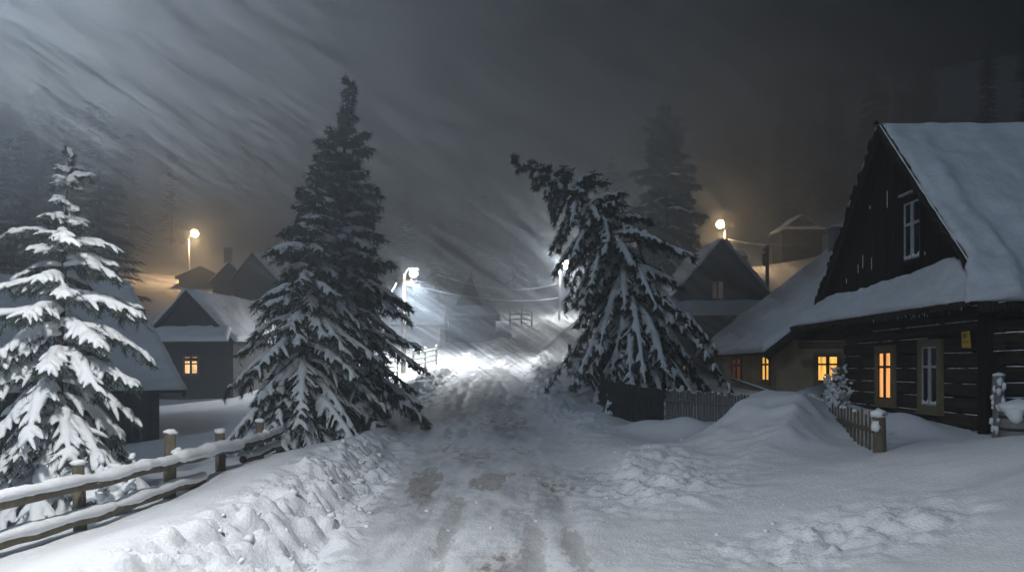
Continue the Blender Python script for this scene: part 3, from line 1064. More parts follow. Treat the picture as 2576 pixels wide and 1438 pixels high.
# ------------------------------------------------------------------ street lamps
def street_lamp(label, base, top_z, head, color, bulb, power, pole_m, lit_from=None, r=.11, group='lit street lamps', radius=.12, bulb_r=.16, insul=False, cone=0):
    bx, by, bz = base
    root = thing('street_lamp', label, 'street lamp', base, 0, group)
    mb = MB()
    hgt = top_z - bz
    mb.tube([(0, 0, -.8), (0, 0, hgt * .5), (0, 0, hgt)], [r * 1.25, r, r * .75], 12)
    mb.build('pole', M[pole_m], root, True)
    h = Vector(head) - Vector(base)
    mb = MB()
    hz = h.z + .14 + bulb_r * .85
    mb.tube([(0, 0, hgt - .1), (h.x * .35, h.y * .35, hgt + (hz - hgt) * .7), (h.x * .75, h.y * .75, hz)], [.03, .028, .025], 8)
    mb.build('arm', M['metal'], root, True)
    mb = MB()
    dx, dy = h.x, h.y
    l = math.hypot(dx, dy) or 1
    dx, dy = dx / l, dy / l
    rings = []
    for (s, w, zz) in ((-.32, .05, .1), (-.2, .1, .13), (.1, .13, .14), (.28, .1, .1), (.34, .03, .06)):
        rings.append((h + Vector((dx * s, dy * s, zz + bulb_r * .85)), w))
    mb.tube([p for p, w in rings], [w for p, w in rings], 10, .6)
    hd = mb.build('lamp_head', M['metal'], root, True)
    mb = MB()
    mb.blob(h, bulb_r, 0, 0, 3, (1, 1, .95))
    mb.build('bulb', M[bulb], hd, True)
    if insul:
        mb = MB()
        mb.bar((-.5, 0, hgt - .35), (.5, 0, hgt - .35), .07, .09)
        for x in (-.42, 0, .42):
            mb.tube([(x, 0, hgt - .3), (x, 0, hgt - .16)], [.035, .04], 8)
        mb.build('crossarm', M['fence'], root)
        mb = MB()
        mb.blob((0, 0, hgt), .12, 2, .2, 2, (1, 1, .8))
        mb.build('snow_cap', M['tree_snow'], root, True)
    li = bpy.data.lights.new('lamp_light', 'SPOT' if cone else 'POINT')
    if cone:
        li.spot_size = math.radians(cone)
        li.spot_blend = .35
    li.energy = power
    li.color = color
    li.shadow_soft_size = radius
    lo = bpy.data.objects.new('lamp_light', li)
    COL.objects.link(lo)
    lo.location = Vector(head) + Vector((dx * .05, dy * .05, -bulb_r - radius - .02))
    return root


WHITE, SODIUM = (.95, .98, 1.0), (1.0, .64, .33)
A = P(1015, 940, 45)
A.z = gz(A.x, 45) + .0
street_lamp('bright white street lamp on a wooden post just right of the twin spruces', tuple(A), P(0, 692, 45).z, tuple(P(1040, 688, 45)), WHITE, 'bulb_white', 10500, 'fence', insul=True, cone=158, r=.13, bulb_r=.21)
B = P(1407, 800, 78)
street_lamp('white street lamp on a thin post half hidden behind the bent spruce', (B.x, B.y, gz(B.x, 78)), P(0, 665, 78).z, tuple(P(1424, 666, 78)), WHITE, 'bulb_white', 3200, 'metal', r=.1, bulb_r=.4)
Cc = P(475, 720, 80)
street_lamp('orange street lamp on a slim pole above the small house with four pane window', (Cc.x, Cc.y, min(gz(Cc.x, 80), Cc.z)), P(0, 602, 80).z, tuple(P(490, 588, 80)), SODIUM, 'bulb_orange', 1700, 'metal', cone=136, r=.09, bulb_r=.33)
Dd = P(1824, 640, 70)
street_lamp('orange street lamp rising behind the ridge of the dark gabled house', (Dd.x, Dd.y, min(gz(Dd.x, 70), Dd.z)), P(0, 580, 70).z, tuple(P(1812, 565, 70)), SODIUM, 'bulb_orange', 1700, 'metal', cone=136, r=.1, bulb_r=.33)
NL = (-4.5, 4.4)
street_lamp('white street lamp on a post beside the near rail fence', (NL[0], NL[1], gz(*NL)), 5.5, (-3.3, 4.5, 5.5), (.97, .985, 1.0), 'bulb_white', 1120, 'fence', cone=164, r=.12, bulb_r=.14)


def added_floodlight():  # added unseen lamp, aimed so that the blown snow streaks brighten
    x, y = -48.0, 32.0
    z = min(gz(x, y), 4.0)
    root = thing('added_floodlight', 'added flood lamp mast out of view on the left slope, lighting the blown snow', 'added_floodlight', (x, y, z))
    mb = MB()
    top = 7.8 - z if gz(x, y) < 5 else gz(x, y) - z + 3
    mb.tube([(0, 0, -.6), (0, 0, top * .5), (0, 0, top)], [.16, .13, .1], 12)
    mb.build('mast', M['metal'], root, True)
    mb = MB()
    mb.box(-.15, .15, -.3, .3, top, top + .35)
    h = mb.build('housing', M['metal'], root)
    mb = MB()
    mb.box(.152, .17, -.26, .26, top + .04, top + .31)
    mb.build('lens', M['bulb_white'], h)
    li = bpy.data.lights.new('added_flood_light', 'SPOT')
    li.energy = 85000
    li.color = (.86, .94, 1.0)
    li.shadow_soft_size = .2
    li.spot_size = math.radians(66)
    li.spot_blend = .35
    lo = bpy.data.objects.new('added_flood_light', li)
    COL.objects.link(lo)
    lo.location = (x + .5, y, z + top + .2)
    lo.rotation_euler = Vector((.85, .03, .51)).to_track_quat('-Z', 'Y').to_euler()


added_floodlight()


def wire(p, q, sag, label, r=.012):
    p, q = Vector(p), Vector(q)
    mb = MB()
    pts = []
    for i in range(25):
        t = i / 24
        c = p.lerp(q, t)
        c.z -= sag * 4 * t * (1 - t)
        pts.append(c)
    mb.tube(pts, r, 5)
    o = mb.build('power_cable', M['wire'], origin=tuple(p))
    tag(o, label, 'cable')


wt = P(1015, 712, 45)
wire(wt, P(1402, 749, 78), .6, 'thick cable sagging from the left white lamp post across to the right lamp post', .045)
wire(wt + Vector((-.4, 0, 0)), P(900, 790, 30), .4, 'cable running from the left white lamp post down behind the twin spruces', .035)
wire(P(1100, 690, 52), P(1402, 712, 78), .8, 'thin upper cable above the chapel roof point', .03)
wire(P(1824, 600, 70), P(2030, 612, 66), .3, 'cable from the right orange lamp towards the hazy wide house', .02)


def utility_pole():
    b = P(1930, 720, 50)
    b.z = min(b.z, gz(b.x, 50))
    root = thing('utility_pole', 'short dark utility pole with boxes between the cottage roof and the hazy wide house', 'utility pole', tuple(b))
    top = P(1930, 616, 50).z - b.z
    mb = MB()
    mb.tube([(0, 0, -.5), (0, 0, top)], [.14, .11], 10)
    mb.build('pole', M['bark'], root, True)
    mb = MB()
    mb.box(-.28, -.1, -.12, .12, top - 1.3, top - .55)
    mb.box(-.24, -.1, -.1, .1, top - .4, top - .2)
    mb.build('switch_box', M['housedark'], root)


utility_pole()


# ------------------------------------------------------------------ spruces
def spruce(name, label, axis, prof, seed, levels, per, droop=.5, up_top=35, up_low=-18, twig=.30, snow_r=.03, snow_p=.9, blade=.07, bw=.012, nbl=16, voxel=.018, trunk_r=.09,
           t0=.06, bare=.10, group=None, cat='spruce tree', needle='needle', hang=.5, spine_snow=1.0, tdens=1.0, top_snow=.25, tipthin=0):
    rng = random.Random(seed)
    axis = [Vector(a) for a in axis]
    base = axis[0].copy()
    # arc length param
    segs = [(axis[i + 1] - axis[i]).length for i in range(len(axis) - 1)]
    Lt = sum(segs)

    def at(t):
        s = t * Lt
        for i, l in enumerate(segs):
            if s <= l or i == len(segs) - 1:
                f = min(1, s / l)
                d = (axis[i + 1] - axis[i]).normalized()
                return axis[i].lerp(axis[i + 1], f) - base, d
            s -= l
    root = thing(name, label, cat, tuple(base), 0, group)
    wood, ned, sno = MB(), MB(), MB()
    N = 16
    wood.tube([at(i / N)[0] - (Vector((0, 0, .5)) if i == 0 else Vector()) for i in range(N + 1)], [trunk_r * (1 - .95 * i / N) + .006 for i in range(N + 1)], 9)

    nv, nf = ned.v, ned.f

    def blades(p, d, l, n, ln):
        side = d.cross(Vector((0, 0, 1)))
        if side.length < 1e-3:
            side = Vector((1, 0, 0))
        side.normalize()
        upv = side.cross(d)
        for i in range(n):
            s = (i + rng.random()) / n
            b = p + d * (l * s)
            a = rng.uniform(0, 6.283)
            r = side * math.cos(a) + upv * (math.sin(a) * (.6 if math.sin(a) > 0 else 1.0))
            e = (d * rng.uniform(.45, .9) + r * .75 + Vector((0, 0, -.12))).normalized()
            q = ln * rng.uniform(.6, 1.15)
            w = e.cross(Vector((rng.uniform(-1, 1), rng.uniform(-1, 1), rng.uniform(-1, 1)))).normalized() * (bw * rng.uniform(.7, 1.3))
            o = len(nv)
            nv.append(tuple(b - w))
            nv.append(tuple(b + w))
            nv.append(tuple(b + e * q))
            nf.append((o, o + 1, o + 2))

    state = {'top': 1.0}

    def twiggy(p, d, l, rs, sp):
        """a twig of length l with needles and its finger of snow"""
        n = 4
        pts = [p.copy()]
        q, dd = p.copy(), d.copy()
        for i in range(n):
            dd = (dd + Vector((rng.uniform(-.1, .1), rng.uniform(-.1, .1), -.10 * hang - .05))).normalized()
            q = q + dd * (l / n)
            pts.append(q.copy())
        for i in range(n):
            blades(pts[i], (pts[i + 1] - pts[i]).normalized(), l / n, max(1, int(nbl / n * state['top'])), blade * (.45 + .55 * state['top']))
        if rng.random() < sp:
            r = rs * rng.uniform(.7, 1.25)
            cut = rng.uniform(.8, 1.12)
            sp_pts = [a.lerp(pts[0], 1 - cut) + Vector((0, 0, r * .55)) for a in pts]
            sno.tube(sp_pts, [r * .8, r * 1.1, r * 1.0, r * .8, r * .28], 6, .85)

    for li in range(levels):
        f = li / (levels - 1)
        t = t0 + (1 - t0 - .01) * (f ** .92)
        c, ax = at(min(t, .995))
        state['top'] = (1.0 if f < .62 or not tipthin else 1 - tipthin * (f - .62) / .38) if f < 1 - bare else .25
        R = prof(t)
        n = max(3, int(round(per * (0.55 + .45 * (1 - f)))))
        ph0 = rng.uniform(0, 6.283)
        for bi in range(n):
            ph = ph0 + 6.283 * (bi + rng.uniform(-.25, .25)) / n
            L = R * rng.uniform(.62, 1.22)
            if rng.random() < .12:
                L *= .6
            # frame perpendicular to the trunk
            e1 = Vector((0, 1, 0)).cross(ax)
            e1 = e1.normalized() if e1.length > 1e-3 else Vector((1, 0, 0))
            e2 = ax.cross(e1)
            rad = e1 * math.cos(ph) + e2 * math.sin(ph)
            el = math.radians(up_low + (up_top - up_low) * f ** 1.4 + rng.uniform(-8, 8))
            d = (rad * math.cos(el) + ax * math.sin(el)).normalized()
            start = c + ax * rng.uniform(-.5, .5) * (Lt / levels)
            pts = []
            dr = droop * (1 - .7 * f) * rng.uniform(.7, 1.3)
            ns = 7
            for i in range(ns + 1):
                s = i / ns
                p = start + d * (L * s)
                p.z -= dr * L * (s ** 2) * .75
                if s > .75:
                    p.z += .10 * L * (s - .75)
                pts.append(p)
            wood.tube(pts[::2] + [pts[-1]], [max(.006, trunk_r * .22 * (1 - f * .6) * (1 - s / 4)) for s in range(len(pts[::2]) + 1)], 4)
            sp = snow_p if f < 1 - bare else snow_p * top_snow
            rs = snow_r * (1 - .5 * f)
            # spine snow
            if rng.random() < sp * spine_snow:
                rr = []
                for i in range(ns + 1):
                    s = i / ns
                    rr.append(rs * (1.5 * math.sin(math.pi * min(1, .15 + s * .85)) + .35) * rng.uniform(.75, 1.25))
                sno.tube([p + Vector((0, 0, r * .5)) for p, r in zip(pts, rr)], rr, 7, .75)
            # twigs
            nt = max(3, int(tdens * (3 + 9 * L / (L + .5))))
            for k in range(nt):
                s = .22 + .78 * (k + rng.random()) / nt
                i = min(ns - 1, int(s * ns))
                p = pts[i].lerp(pts[i + 1], s * ns - i)
                ad = (pts[i + 1] - pts[i]).normalized()
                for sd in (-1, 1):
                    if rng.random() < .1:
                        continue
                    sv = ad.cross(Vector((0, 0, 1))).normalized() * sd
                    td = (ad * rng.uniform(.5, .9) + sv * rng.uniform(.55, .95) + Vector((0, 0, rng.uniform(-hang, .05)))).normalized()
                    l = (twig * (1.15 - .6 * s) * (0.35 + .65 * (1 - f)) * (.5 + .5 * state['top']) + .05) * rng.uniform(.7, 1.25)
                    l = min(l, L * .75)
                    twiggy(p, td, l, rs, sp)
                if rng.random() < .55:       # hanging one below
                    td = (ad * .5 + Vector((rng.uniform(-.3, .3), rng.uniform(-.3, .3), -.9))).normalized()
                    l = min(twig * .7, L * .5) * rng.uniform(.5, 1.1)
                    n4 = max(2, nbl // 2)
                    blades(p, td, l, n4, blade)
            twiggy(pts[-2], (pts[-1] - pts[-2]).normalized(), min(twig * .7, L * .5), rs * .8, sp)
            for i in range(1, ns):
                blades(pts[i], (pts[i + 1] - pts[i]).normalized(), L / ns, max(3, nbl // 3), blade * 1.1)
    wood.build('trunk', M['bark'], root, True)
    ned.build('crown', M[needle], root)
    if sno.v:
        s = sno.build('snow_load', M['tree_snow'], root, True)
        if voxel:
            md = s.modifiers.new('merge', 'REMESH')
            md.mode = 'VOXEL'
            md.voxel_size = voxel
            md.use_smooth_shade = True
            sm = s.modifiers.new('soften', 'SMOOTH')
            sm.factor = .5
            sm.iterations = 2
    return root


def cone(R, p=.85, foot=.12, lump=0.0, ph=0.0):
    return lambda t: max(.05, R * ((1 - t) ** p) * min(1, .72 + t / foot * .28) * (1 + lump * math.sin(t * 23 + ph)))


# near left
b = P(140, 0, 9.6)
zb = gz(b.x, 9.6) - .05
spruce('spruce_tree', 'young spruce loaded with thick white snow directly behind the near rail fence', [(b.x, 9.6, zb), P(150, 900, 9.6), P(165, 600, 9.6), P(175, 385, 9.6)],
       lambda t: float(np.interp(t, [0, .1, .3, .5, .65, .76, .80, .82, .92, .935, .95, .962, 1], [.95, 1.15, 1.10, .98, .86, .66, .5, .17, .15, .12, .34, .10, .04])) * .9 * (1 + .16 * math.sin(t * 36)),
       21, 21, 6, .9, 38, -12, .36, .050, .97, .085, .007, 46, .014, .07, .03, .16, 'snowy spruces by the road', hang=.55, top_snow=.9)
# twin spruces
b = P(755, 0, 17)
spruce('spruce_tree', 'shorter front tree of the twin spruces, pale with snow, left of the road', [(b.x, 17, gz(b.x, 17) - .05), P(768, 800, 17), P(785, 600, 17), P(800, 398, 17)],
       cone(2.35, .95, .1, .10), 22, 23, 7, .9, 35, -18, .52, .050, .90, .15, .013, 30, .026, .13, .04, .1, 'snowy spruces by the road', hang=.6)
b = P(862, 0, 19)
spruce('spruce_tree', 'taller dark rear tree of the twin spruces with bare leader, left of the road', [(b.x, 19, gz(b.x, 19) - .05), P(862, 800, 19), P(862, 500, 19), P(868, 330, 19), P(880, 215, 19)],
       lambda t: (2.15 * (1 - t / .95) ** .95 + .12 if t < .86 else .22 * (1 - t) + .10) * min(1, .75 + t * 2) * (1 + .12 * math.sin(t * 47)) + .02,
       23, 28, 7, .6, 40, -14, .48, .055, .72, .18, .016, 30, .03, .16, .05, .1, 'snowy spruces by the road', hang=.45)
# bent one
Yb = 25.6
b = P(1625, 0, Yb)
spruce('spruce_tree', 'big spruce with its top bent far over to the left above the board fence', [(b.x, Yb, gz(b.x, Yb) - .1), P(1612, 900, Yb), P(1585, 740, Yb), P(1553, 620, Yb), P(1500, 535, Yb), P(1420, 465, Yb), P(1295, 402, Yb)],
       lambda t: float(np.interp(t, [0, .08, .3, .5, .65, .8, .9, 1], [2.0, 2.6, 2.75, 2.4, 1.75, .85, .40, .06])) * (1 + .16 * math.sin(t * 33 + 1)),
       24, 27, 8, 1.0, 10, -30, .55, .07, .85, .20, .019, 30, .036, .18, .06, .04, 'snowy spruces by the road', hang=.75, tipthin=.65)
# dark tall spruce behind
b = P(1682, 0, 51)
spruce('spruce_tree', 'tall straight dark spruce behind the bent one, left of the right orange lamp', [(b.x, 51, gz(b.x, 51) - .1), P(1680, 600, 51), P(1668, 268, 51)],
       lambda t: 3.5 * (1 - t) ** .62 * min(1, .8 + t) * (1 + .12 * math.sin(t * 38)) + .05,
       25, 27, 8, .5, 30, -12, .85, .10, .40, .34, .04, 22, .07, .25, .06, .04, 'snowy spruces by the road', hang=.4)


# hillside spruces: three shapes, copied
def far_spruce_mesh(seed, h=12.0, R=2.1):
    rng = random.Random(seed)
    mb = MB()
    mb.tube([(0, 0, -1), (0, 0, h)], [.2, .02], 5)
    for li in range(34):
        f = li / 33
        z = h * (.06 + .93 * f)
        r = R * (1 - f) ** .8 + .12
        for k in range(int(9 - 4 * f)):
            a = rng.uniform(0, 6.283)
            L = r * rng.uniform(.6, 1.15)
            dz = -.35 * L * (1 - f) + .2 * L * f
            for j in range(7):
                s = (j + .3) / 7
                px, py, pz = math.cos(a) * L * s, math.sin(a) * L * s, z + dz * s
                for q in (-1, 1, 0):
                    aa = a + q * .9 + rng.uniform(-.3, .3)
                    l = .55 * rng.uniform(.6, 1.1)
                    ex, ey, ez = math.cos(aa) * l, math.sin(aa) * l, -.35 * l
                    w = .08
                    o = len(mb.v)
                    mb.v += [(px - ey * w / l, py + ex * w / l, pz), (px + ey * w / l, py - ex * w / l, pz), (px + ex, py + ey, pz + ez)]
                    mb.f.append((o, o + 1, o + 2))
    return mb


FT = [far_spruce_mesh(i).build('hillside_spruce', M['needle_dry'] if i == 2 else M['needle']) for i in (1, 2, 3)]
frng = random.Random(77)
spots = []
for u, v, Y in ((1540, 600, 78), (1585, 610, 82), (1520, 590, 90), (250, 780, 42), (120, 700, 50), (30, 760, 45), (330, 640, 88), (430, 650, 95), (60, 650, 70), (190, 640, 75), (1960, 500, 105), (2050, 480, 110), (1900, 520, 115), (2110, 500, 100), (2000, 470, 120), (1240, 640, 105), (1180, 640, 110), (1100, 660, 100), (1020, 650, 100)):
    spots.append(((u - 1288) * K * Y, Y))
for _ in range(70):
    Y = frng.uniform(92, 175)
    spots.append((frng.uniform(-.72, .72) * Y, Y))
for _ in range(24):
    Y = frng.uniform(50, 95)
    spots.append((frng.uniform(-.75, -.5) * Y, Y))
for i, (x, y) in enumerate(spots):
    src = FT[i % 3]
    o = src if i < 3 else src.copy()
    if i >= 3:
        COL.objects.link(o)
    s = frng.uniform(.8, 1.3)
    o.location = (x, y, gz(x, y))
    o.rotation_euler = (0, 0, frng.uniform(0, 6.28))
    o.scale = (s * frng.uniform(.85, 1.15), s * .95, s)
    tag(o, 'dark spruce standing in the haze on the far hillside', 'spruce tree', 'spruces on the hazy hillside')


# ------------------------------------------------------------------ fences
def rail_fence():
    pts = [(-4.45, 5.6), (-4.32, 8.0), (-4.2, 9.75), (-4.2, 11.5), (-4.22, 13.3)]
    root = thing('rail_fence', 'wooden rail fence of two thick snow covered logs along the left bank', 'fence', (-4.3, 8.0, gz(-4.3, 8.0)))
    o = root.location
    rng = random.Random(2)
    tops = [.60, .66, .79, .56, .62]
    for (x, y), h in zip(pts, tops):
        z = gz(x, y)
        mb = MB()
        w = rng.uniform(.062, .076)
        t = rng.uniform(-.03, .03)
        mb.tube([(x, y, z - .5), (x + t, y, z + h * .5), (x + t * 1.5, y, z + h)], [w * 1.05, w, w * .9], 9)
        p = mb.build('post', M['fence'], root, False, o)
        p.location = (0, 0, 0)
        mb = MB()
        mb.blob((x + t * 1.5, y, z + h + .02), w * 1.15, h * 9, .25, 2, (1, 1, .5))
        c = mb.build('snow_cap', M['tree_snow'], p, True, o)
        mb = MB()
        mb.blob((x + .09, y, z + h * .72), w * .9, h * 5, .4, 2, (1, .8, .8))
        mb.build('snow_lump', M['tree_snow'], p, True, o)
    lines = [[(-4.32, 4.6, .46), (-4.22, 8.0, .46), (-4.08, 9.75, .43), (-4.08, 11.5, .28), (-4.12, 13.4, .33), (-4.3, 14.9, .42)],
             [(-4.36, 4.6, .13), (-4.24, 8.0, .12), (-4.12, 9.75, .12), (-4.14, 10.7, .02)],
             [(-4.12, 12.2, .06), (-4.18, 13.4, .10), (-4.3, 14.6, .16)]]
    for li, ln in enumerate(lines):
        pts3 = []
        for (p, q) in zip(ln[:-1], ln[1:]):
            for i in range(12):
                t = i / 12
                x, y, h = (p[k] + (q[k] - p[k]) * t for k in range(3))
                pts3.append(Vector((x, y, gz(x, y) + h + .015 * mnoise.noise(Vector((y * 1.3, li, 0))))))
        mb = MB()
        mb.tube(pts3, [.062 + .008 * mnoise.noise(Vector((p.y * 2, li, 5))) for p in pts3], 10)
        r = mb.build('rail', M['fence'], root, True, o)
        mb = MB()
        sp, sr = [], []
        for i in range(len(pts3) * 3):
            f = i / 3
            a = pts3[int(f)]
            b2 = pts3[min(int(f) + 1, len(pts3) - 1)]
            p = a.lerp(b2, f - int(f))
            q = .070 + .030 * mnoise.noise(Vector((p.y * 2.2, li * 3, 9))) + .018 * mnoise.noise(Vector((p.y * 8, li * 3, 2)))
            if li == 0 and 9.7 < p.y < 11.9:
                q += .03
            sp.append(p + Vector((.014, 0, .052)))
            sr.append(max(.02, q))
        mb.tube(sp, sr, 10, .85)
        mb.build('rail_snow', M['tree_snow'], r, True, o)


rail_fence()


def picket_fence(name, label, p0, p1, top0, top1, n, w=.07, mname='fence', down=.9, jit=.06, snow=.35, corner=False, pointed=True, seed=1, rail_off=.25):
    """p0, p1: (x, y); tops in world z"""
    rng = random.Random(seed)
    root = thing(name, label, 'fence', (p0[0], p0[1], top0 - 1.0))
    o = root.location
    a, b = Vector((p0[0], p0[1], top0)), Vector((p1[0], p1[1], top1))
    d = (b - a)
    dh = Vector((d.x, d.y, 0)).normalized()
    nrm = Vector((dh.y, -dh.x, 0))
    for i in range(n):
        t = (i + .5) / n
        c = a + d * t + Vector((0, 0, rng.uniform(-jit, jit)))
        lean = dh * rng.uniform(-.02, .02) + nrm * rng.uniform(-.015, .015)
        hw = w * rng.uniform(.4, .55)
        th = .013
        q = c - Vector((0, 0, down)) - lean
        mb = MB()
        e, g = dh * hw, nrm * th
        sh = w * .55 if pointed else .0
        c2 = c - Vector((0, 0, sh))
        vs = [q - e - g, q + e - g, q + e + g, q - e + g, c2 - e - g, c2 + e - g, c2 + e + g, c2 - e + g]
        fs = [(0, 3, 2, 1), (0, 1, 5, 4), (1, 2, 6, 5), (2, 3, 7, 6), (3, 0, 4, 7)]
        if pointed:
            k = dh * hw * .25
            vs += [c - k - g, c + k - g, c + k + g, c - k + g]
            fs += [(4, 5, 9, 8), (5, 6, 10, 9), (6, 7, 11, 10), (7, 4, 8, 11), (8, 9, 10, 11)]
        else:
            fs += [(4, 5, 6, 7)]
        mb.add(vs, fs)
        pk = mb.build('picket', M[mname], root, False, o)
        if rng.random() < snow:
            mb = MB()
            mb.blob(c + Vector((0, 0, -.005)), hw * 1.1, i * 1.3, .3, 1, (1, 1, .8))
            l = rng.uniform(.1, .45)
            pp = c - nrm * (th + .006)
            mb.tube([pp, pp - Vector((0, 0, l * .5)), pp - Vector((0, 0, l))], [hw * .6, hw * .45, .004], 5)
            mb.build('snow', M['tree_snow'], pk, True, o)
    for zo in (rail_off, rail_off + .45):
        mb = MB()
        mb.bar(a + nrm * .035 - Vector((0, 0, zo)), b + nrm * .035 - Vector((0, 0, zo)), .03, .07)
        mb.build('rail', M[mname], root, False, o)
    return root, o


r, o = picket_fence('picket_fence', 'short picket fence sunk in the big drift, with thick snow topped corner post', (6.2, 15.6), (5.56, 12.15), 1.10, 1.10, 14, .072, 'fence', .95, .05, .3, seed=4)
mb = MB()
mb.tube([(5.52, 11.98, 0), (5.53, 11.98, .6), (5.52, 11.98, 1.12)], [.1, .095, .09], 10)
cp = mb.build('post', M['fence'], r, False, o)
mb = MB()
mb.blob((5.5, 11.97, 1.12), .115, 3, .3, 2, (1, 1, .7))
mb.blob((5.45, 11.92, .93), .085, 8, .4, 2, (.8, .8, 1.1))
mb.build('snow_cap', M['tree_snow'], cp, True, o)
picket_fence('picket_fence', 'long weathered picket fence between the bent spruce and the big drift', (4.05, 21.0), (5.75, 18.2), 1.24, 1.19, 32, .066, 'grey_wood', 1.25, .05, .4, seed=6)
picket_fence('picket_fence', 'low picket fence of short dark pales under the lit yellow windows', (7.3, 22.6), (9.0, 21.2), 1.17, 1.02, 22, .07, 'fence', .8, .03, .2, seed=7)
picket_fence('board_fence', 'dark solid board fence at the foot of the bent spruce', (2.8, 24.2), (4.02, 21.1), 1.45, 1.23, 17, .19, 'housedark', 1.6, .025, .0, pointed=False, seed=8)


def plank_fence():
    p, q = Vector((2.3, 32, 0)), Vector((2.82, 25.0, 0))
    root = thing('plank_fence', 'fence of wide horizontal planks leading up the road right of the lit snow', 'fence', (p.x, p.y, 1.5))
    o = root.location
    n = 4
    for i in range(n + 1):
        c = p.lerp(q, i / n)
        z = gz(c.x, c.y)
        mb = MB()
        mb.tube([(c.x, c.y, z - .4), (c.x + .02, c.y, z + 1.0 + .25 * (i == 0))], [.08, .07], 8)
        mb.build('post', M['housedark'], root, False, o)
    for k in range(3):
        mb = MB()
        pts = [p.lerp(q, i / 8) for i in range(9)]
        for a, b in zip(pts[:-1], pts[1:]):
            za, zb2 = gz(a.x, a.y) + .25 + k * .27, gz(b.x, b.y) + .25 + k * .27
            mb.bar((a.x - .09, a.y, za), (b.x - .09, b.y, zb2), .03, .2)
        pl = mb.build('plank', M['housedark'], root, False, o)
        mb = MB()
        mb.tube([(a.x - .09, a.y, gz(a.x, a.y) + .37 + k * .27) for a in pts], [.02, .035, .03, .035, .025, .03, .035, .03, .02], 6)
        mb.build('plank_snow', M['tree_snow'], pl, True, o)


plank_fence()


def slim_rail_fence(name, label, posts, h, rails, m='fence'):
    x0, y0 = posts[0]
    root = thing(name, label, 'fence', (x0, y0, gz(x0, y0)))
    o = root.location
    for (x, y) in posts:
        z = gz(x, y)
        mb = MB()
        mb.tube([(x, y, z - .4), (x, y, z + h)], [.07, .06], 7)
        p = mb.build('post', M[m], root, False, o)
        mb = MB()
        mb.blob((x, y, z + h + .02), .09, x, .2, 1, (1, 1, .7))
        mb.build('snow_cap', M['tree_snow'], p, True, o)
    for rh in rails:
        mb, ms = MB(), MB()
        for (a, b) in zip(posts[:-1], posts[1:]):
            za, zb2 = gz(*a) + rh, gz(*b) + rh
            mb.tube([(a[0], a[1] - .06, za), (b[0], b[1] - .06, zb2)], .045, 6)
            ms.tube([(a[0], a[1] - .06, za + .05), ((a[0] + b[0]) / 2, (a[1] + b[1]) / 2 - .06, (za + zb2) / 2 + .05), (b[0], b[1] - .06, zb2 + .05)], [.03, .045, .03], 6)
        r = mb.build('rail', M[m], root, False, o)
        ms.build('rail_snow', M['tree_snow'], r, True, o)


slim_rail_fence('rail_fence', 'thin snowy rail fence glowing under the left white lamp, right of its post', [(P(1040, 0, 46).x, 46), (P(1070, 0, 47).x, 47), (P(1098, 0, 48).x, 48)], 1.15, (.3, .62, .95))
slim_rail_fence('rail_fence', 'thin snowy rail fence left of the lamp post behind the spruce tips', [(P(925, 0, 36).x, 36), (P(960, 0, 39).x, 39), (P(1000, 0, 43).x, 43)], 1.0, (.3, .58, .85))
slim_rail_fence('rail_fence', 'small hazy rail gate at the top of the road beside the right lamp', [(P(1283, 0, 72).x, 72), (P(1312, 0, 72.5).x, 72.5), (P(1338, 0, 73).x, 73)], 1.3, (.5, .95))


# leaning pole, stump, barrel, bush
def leaning_pole():
    p, q = P(1838, 952, 24.2), P(1985, 1003, 21.8)
    mb = MB()
    mb.tube([p, p.lerp(q, .5), q], [.035, .04, .04], 8)
    root = thing('leaning_pole', 'long bare pole propped aslant against the plastered cottage wall', 'pole', tuple(p))
    w = mb.build('pole', M['fence'], root, False, tuple(p))
    mb = MB()
    mb.tube([p + Vector((0, 0, .035)), p.lerp(q, .5) + Vector((0, 0, .04)), q + Vector((0, 0, .035))], [.02, .03, .02], 6)
    mb.build('pole_snow', M['tree_snow'], root, True, tuple(p))


leaning_pole()


def gate_post():
    c = P(2512, 1100, 12.7)
    z = gz(c.x, c.y)
    root = thing('gate_post', 'stout frosted post standing at the right corner of the log cabin', 'post', (c.x, c.y, z))
    mb = MB()
    top = P(0, 945, 12.7).z - z
    mb.tube([(0, 0, -.5), (.01, 0, top * .4), (-.01, 0, top * .8), (0, 0, top)], [.1, .095, .092, .085], 10)
    mb.build('post', M['grey_wood'], root)
    mb = MB()
    rng = random.Random(4)
    for i in range(26):
        a = rng.uniform(2.6, 5.2)
        z2 = rng.uniform(.05, top)
        mb.blob((math.cos(a) * .09, math.sin(a) * .09, z2), rng.uniform(.02, .045), i, .4, 1, (1, 1, 1.8))
    mb.blob((0, 0, top + .01), .09, 3, .2, 2, (1, 1, .5))
    mb.build('snow_patches', M['tree_snow'], root, True)


gate_post()


def barrel():
    c = P(2560, 1100, 12.0)
    z = gz(c.x, c.y)
    root = thing('barrel', 'snow capped grey barrel at the right edge beside the frosted post', 'barrel', (c.x, c.y, z))
    top = P(0, 1030, 12.0).z - z
    mb = MB()
    mb.tube([(0, 0, -.4), (0, 0, 0), (0, 0, top * .5), (0, 0, top)], [.2, .22, .24, .21], 18)
    mb.build('staves', M['stone'], root, True)
    for zz in (top * .3, top * .75):
        mb = MB()
        mb.tube([(0, 0, zz - .02), (0, 0, zz + .02)], [.243, .243], 18)
        mb.build('hoop', M['housedark'], root, True)
    mb = MB()
    mb.blob((0, 0, top + .03), .25, 3, .15, 3, (1, 1, .5))
    mb.blob((-.12, -.12, top - .06), .12, 5, .3, 2, (1, 1, 1.1))
    mb.build('snow_cap', M['tree_snow'], root, True)


barrel()


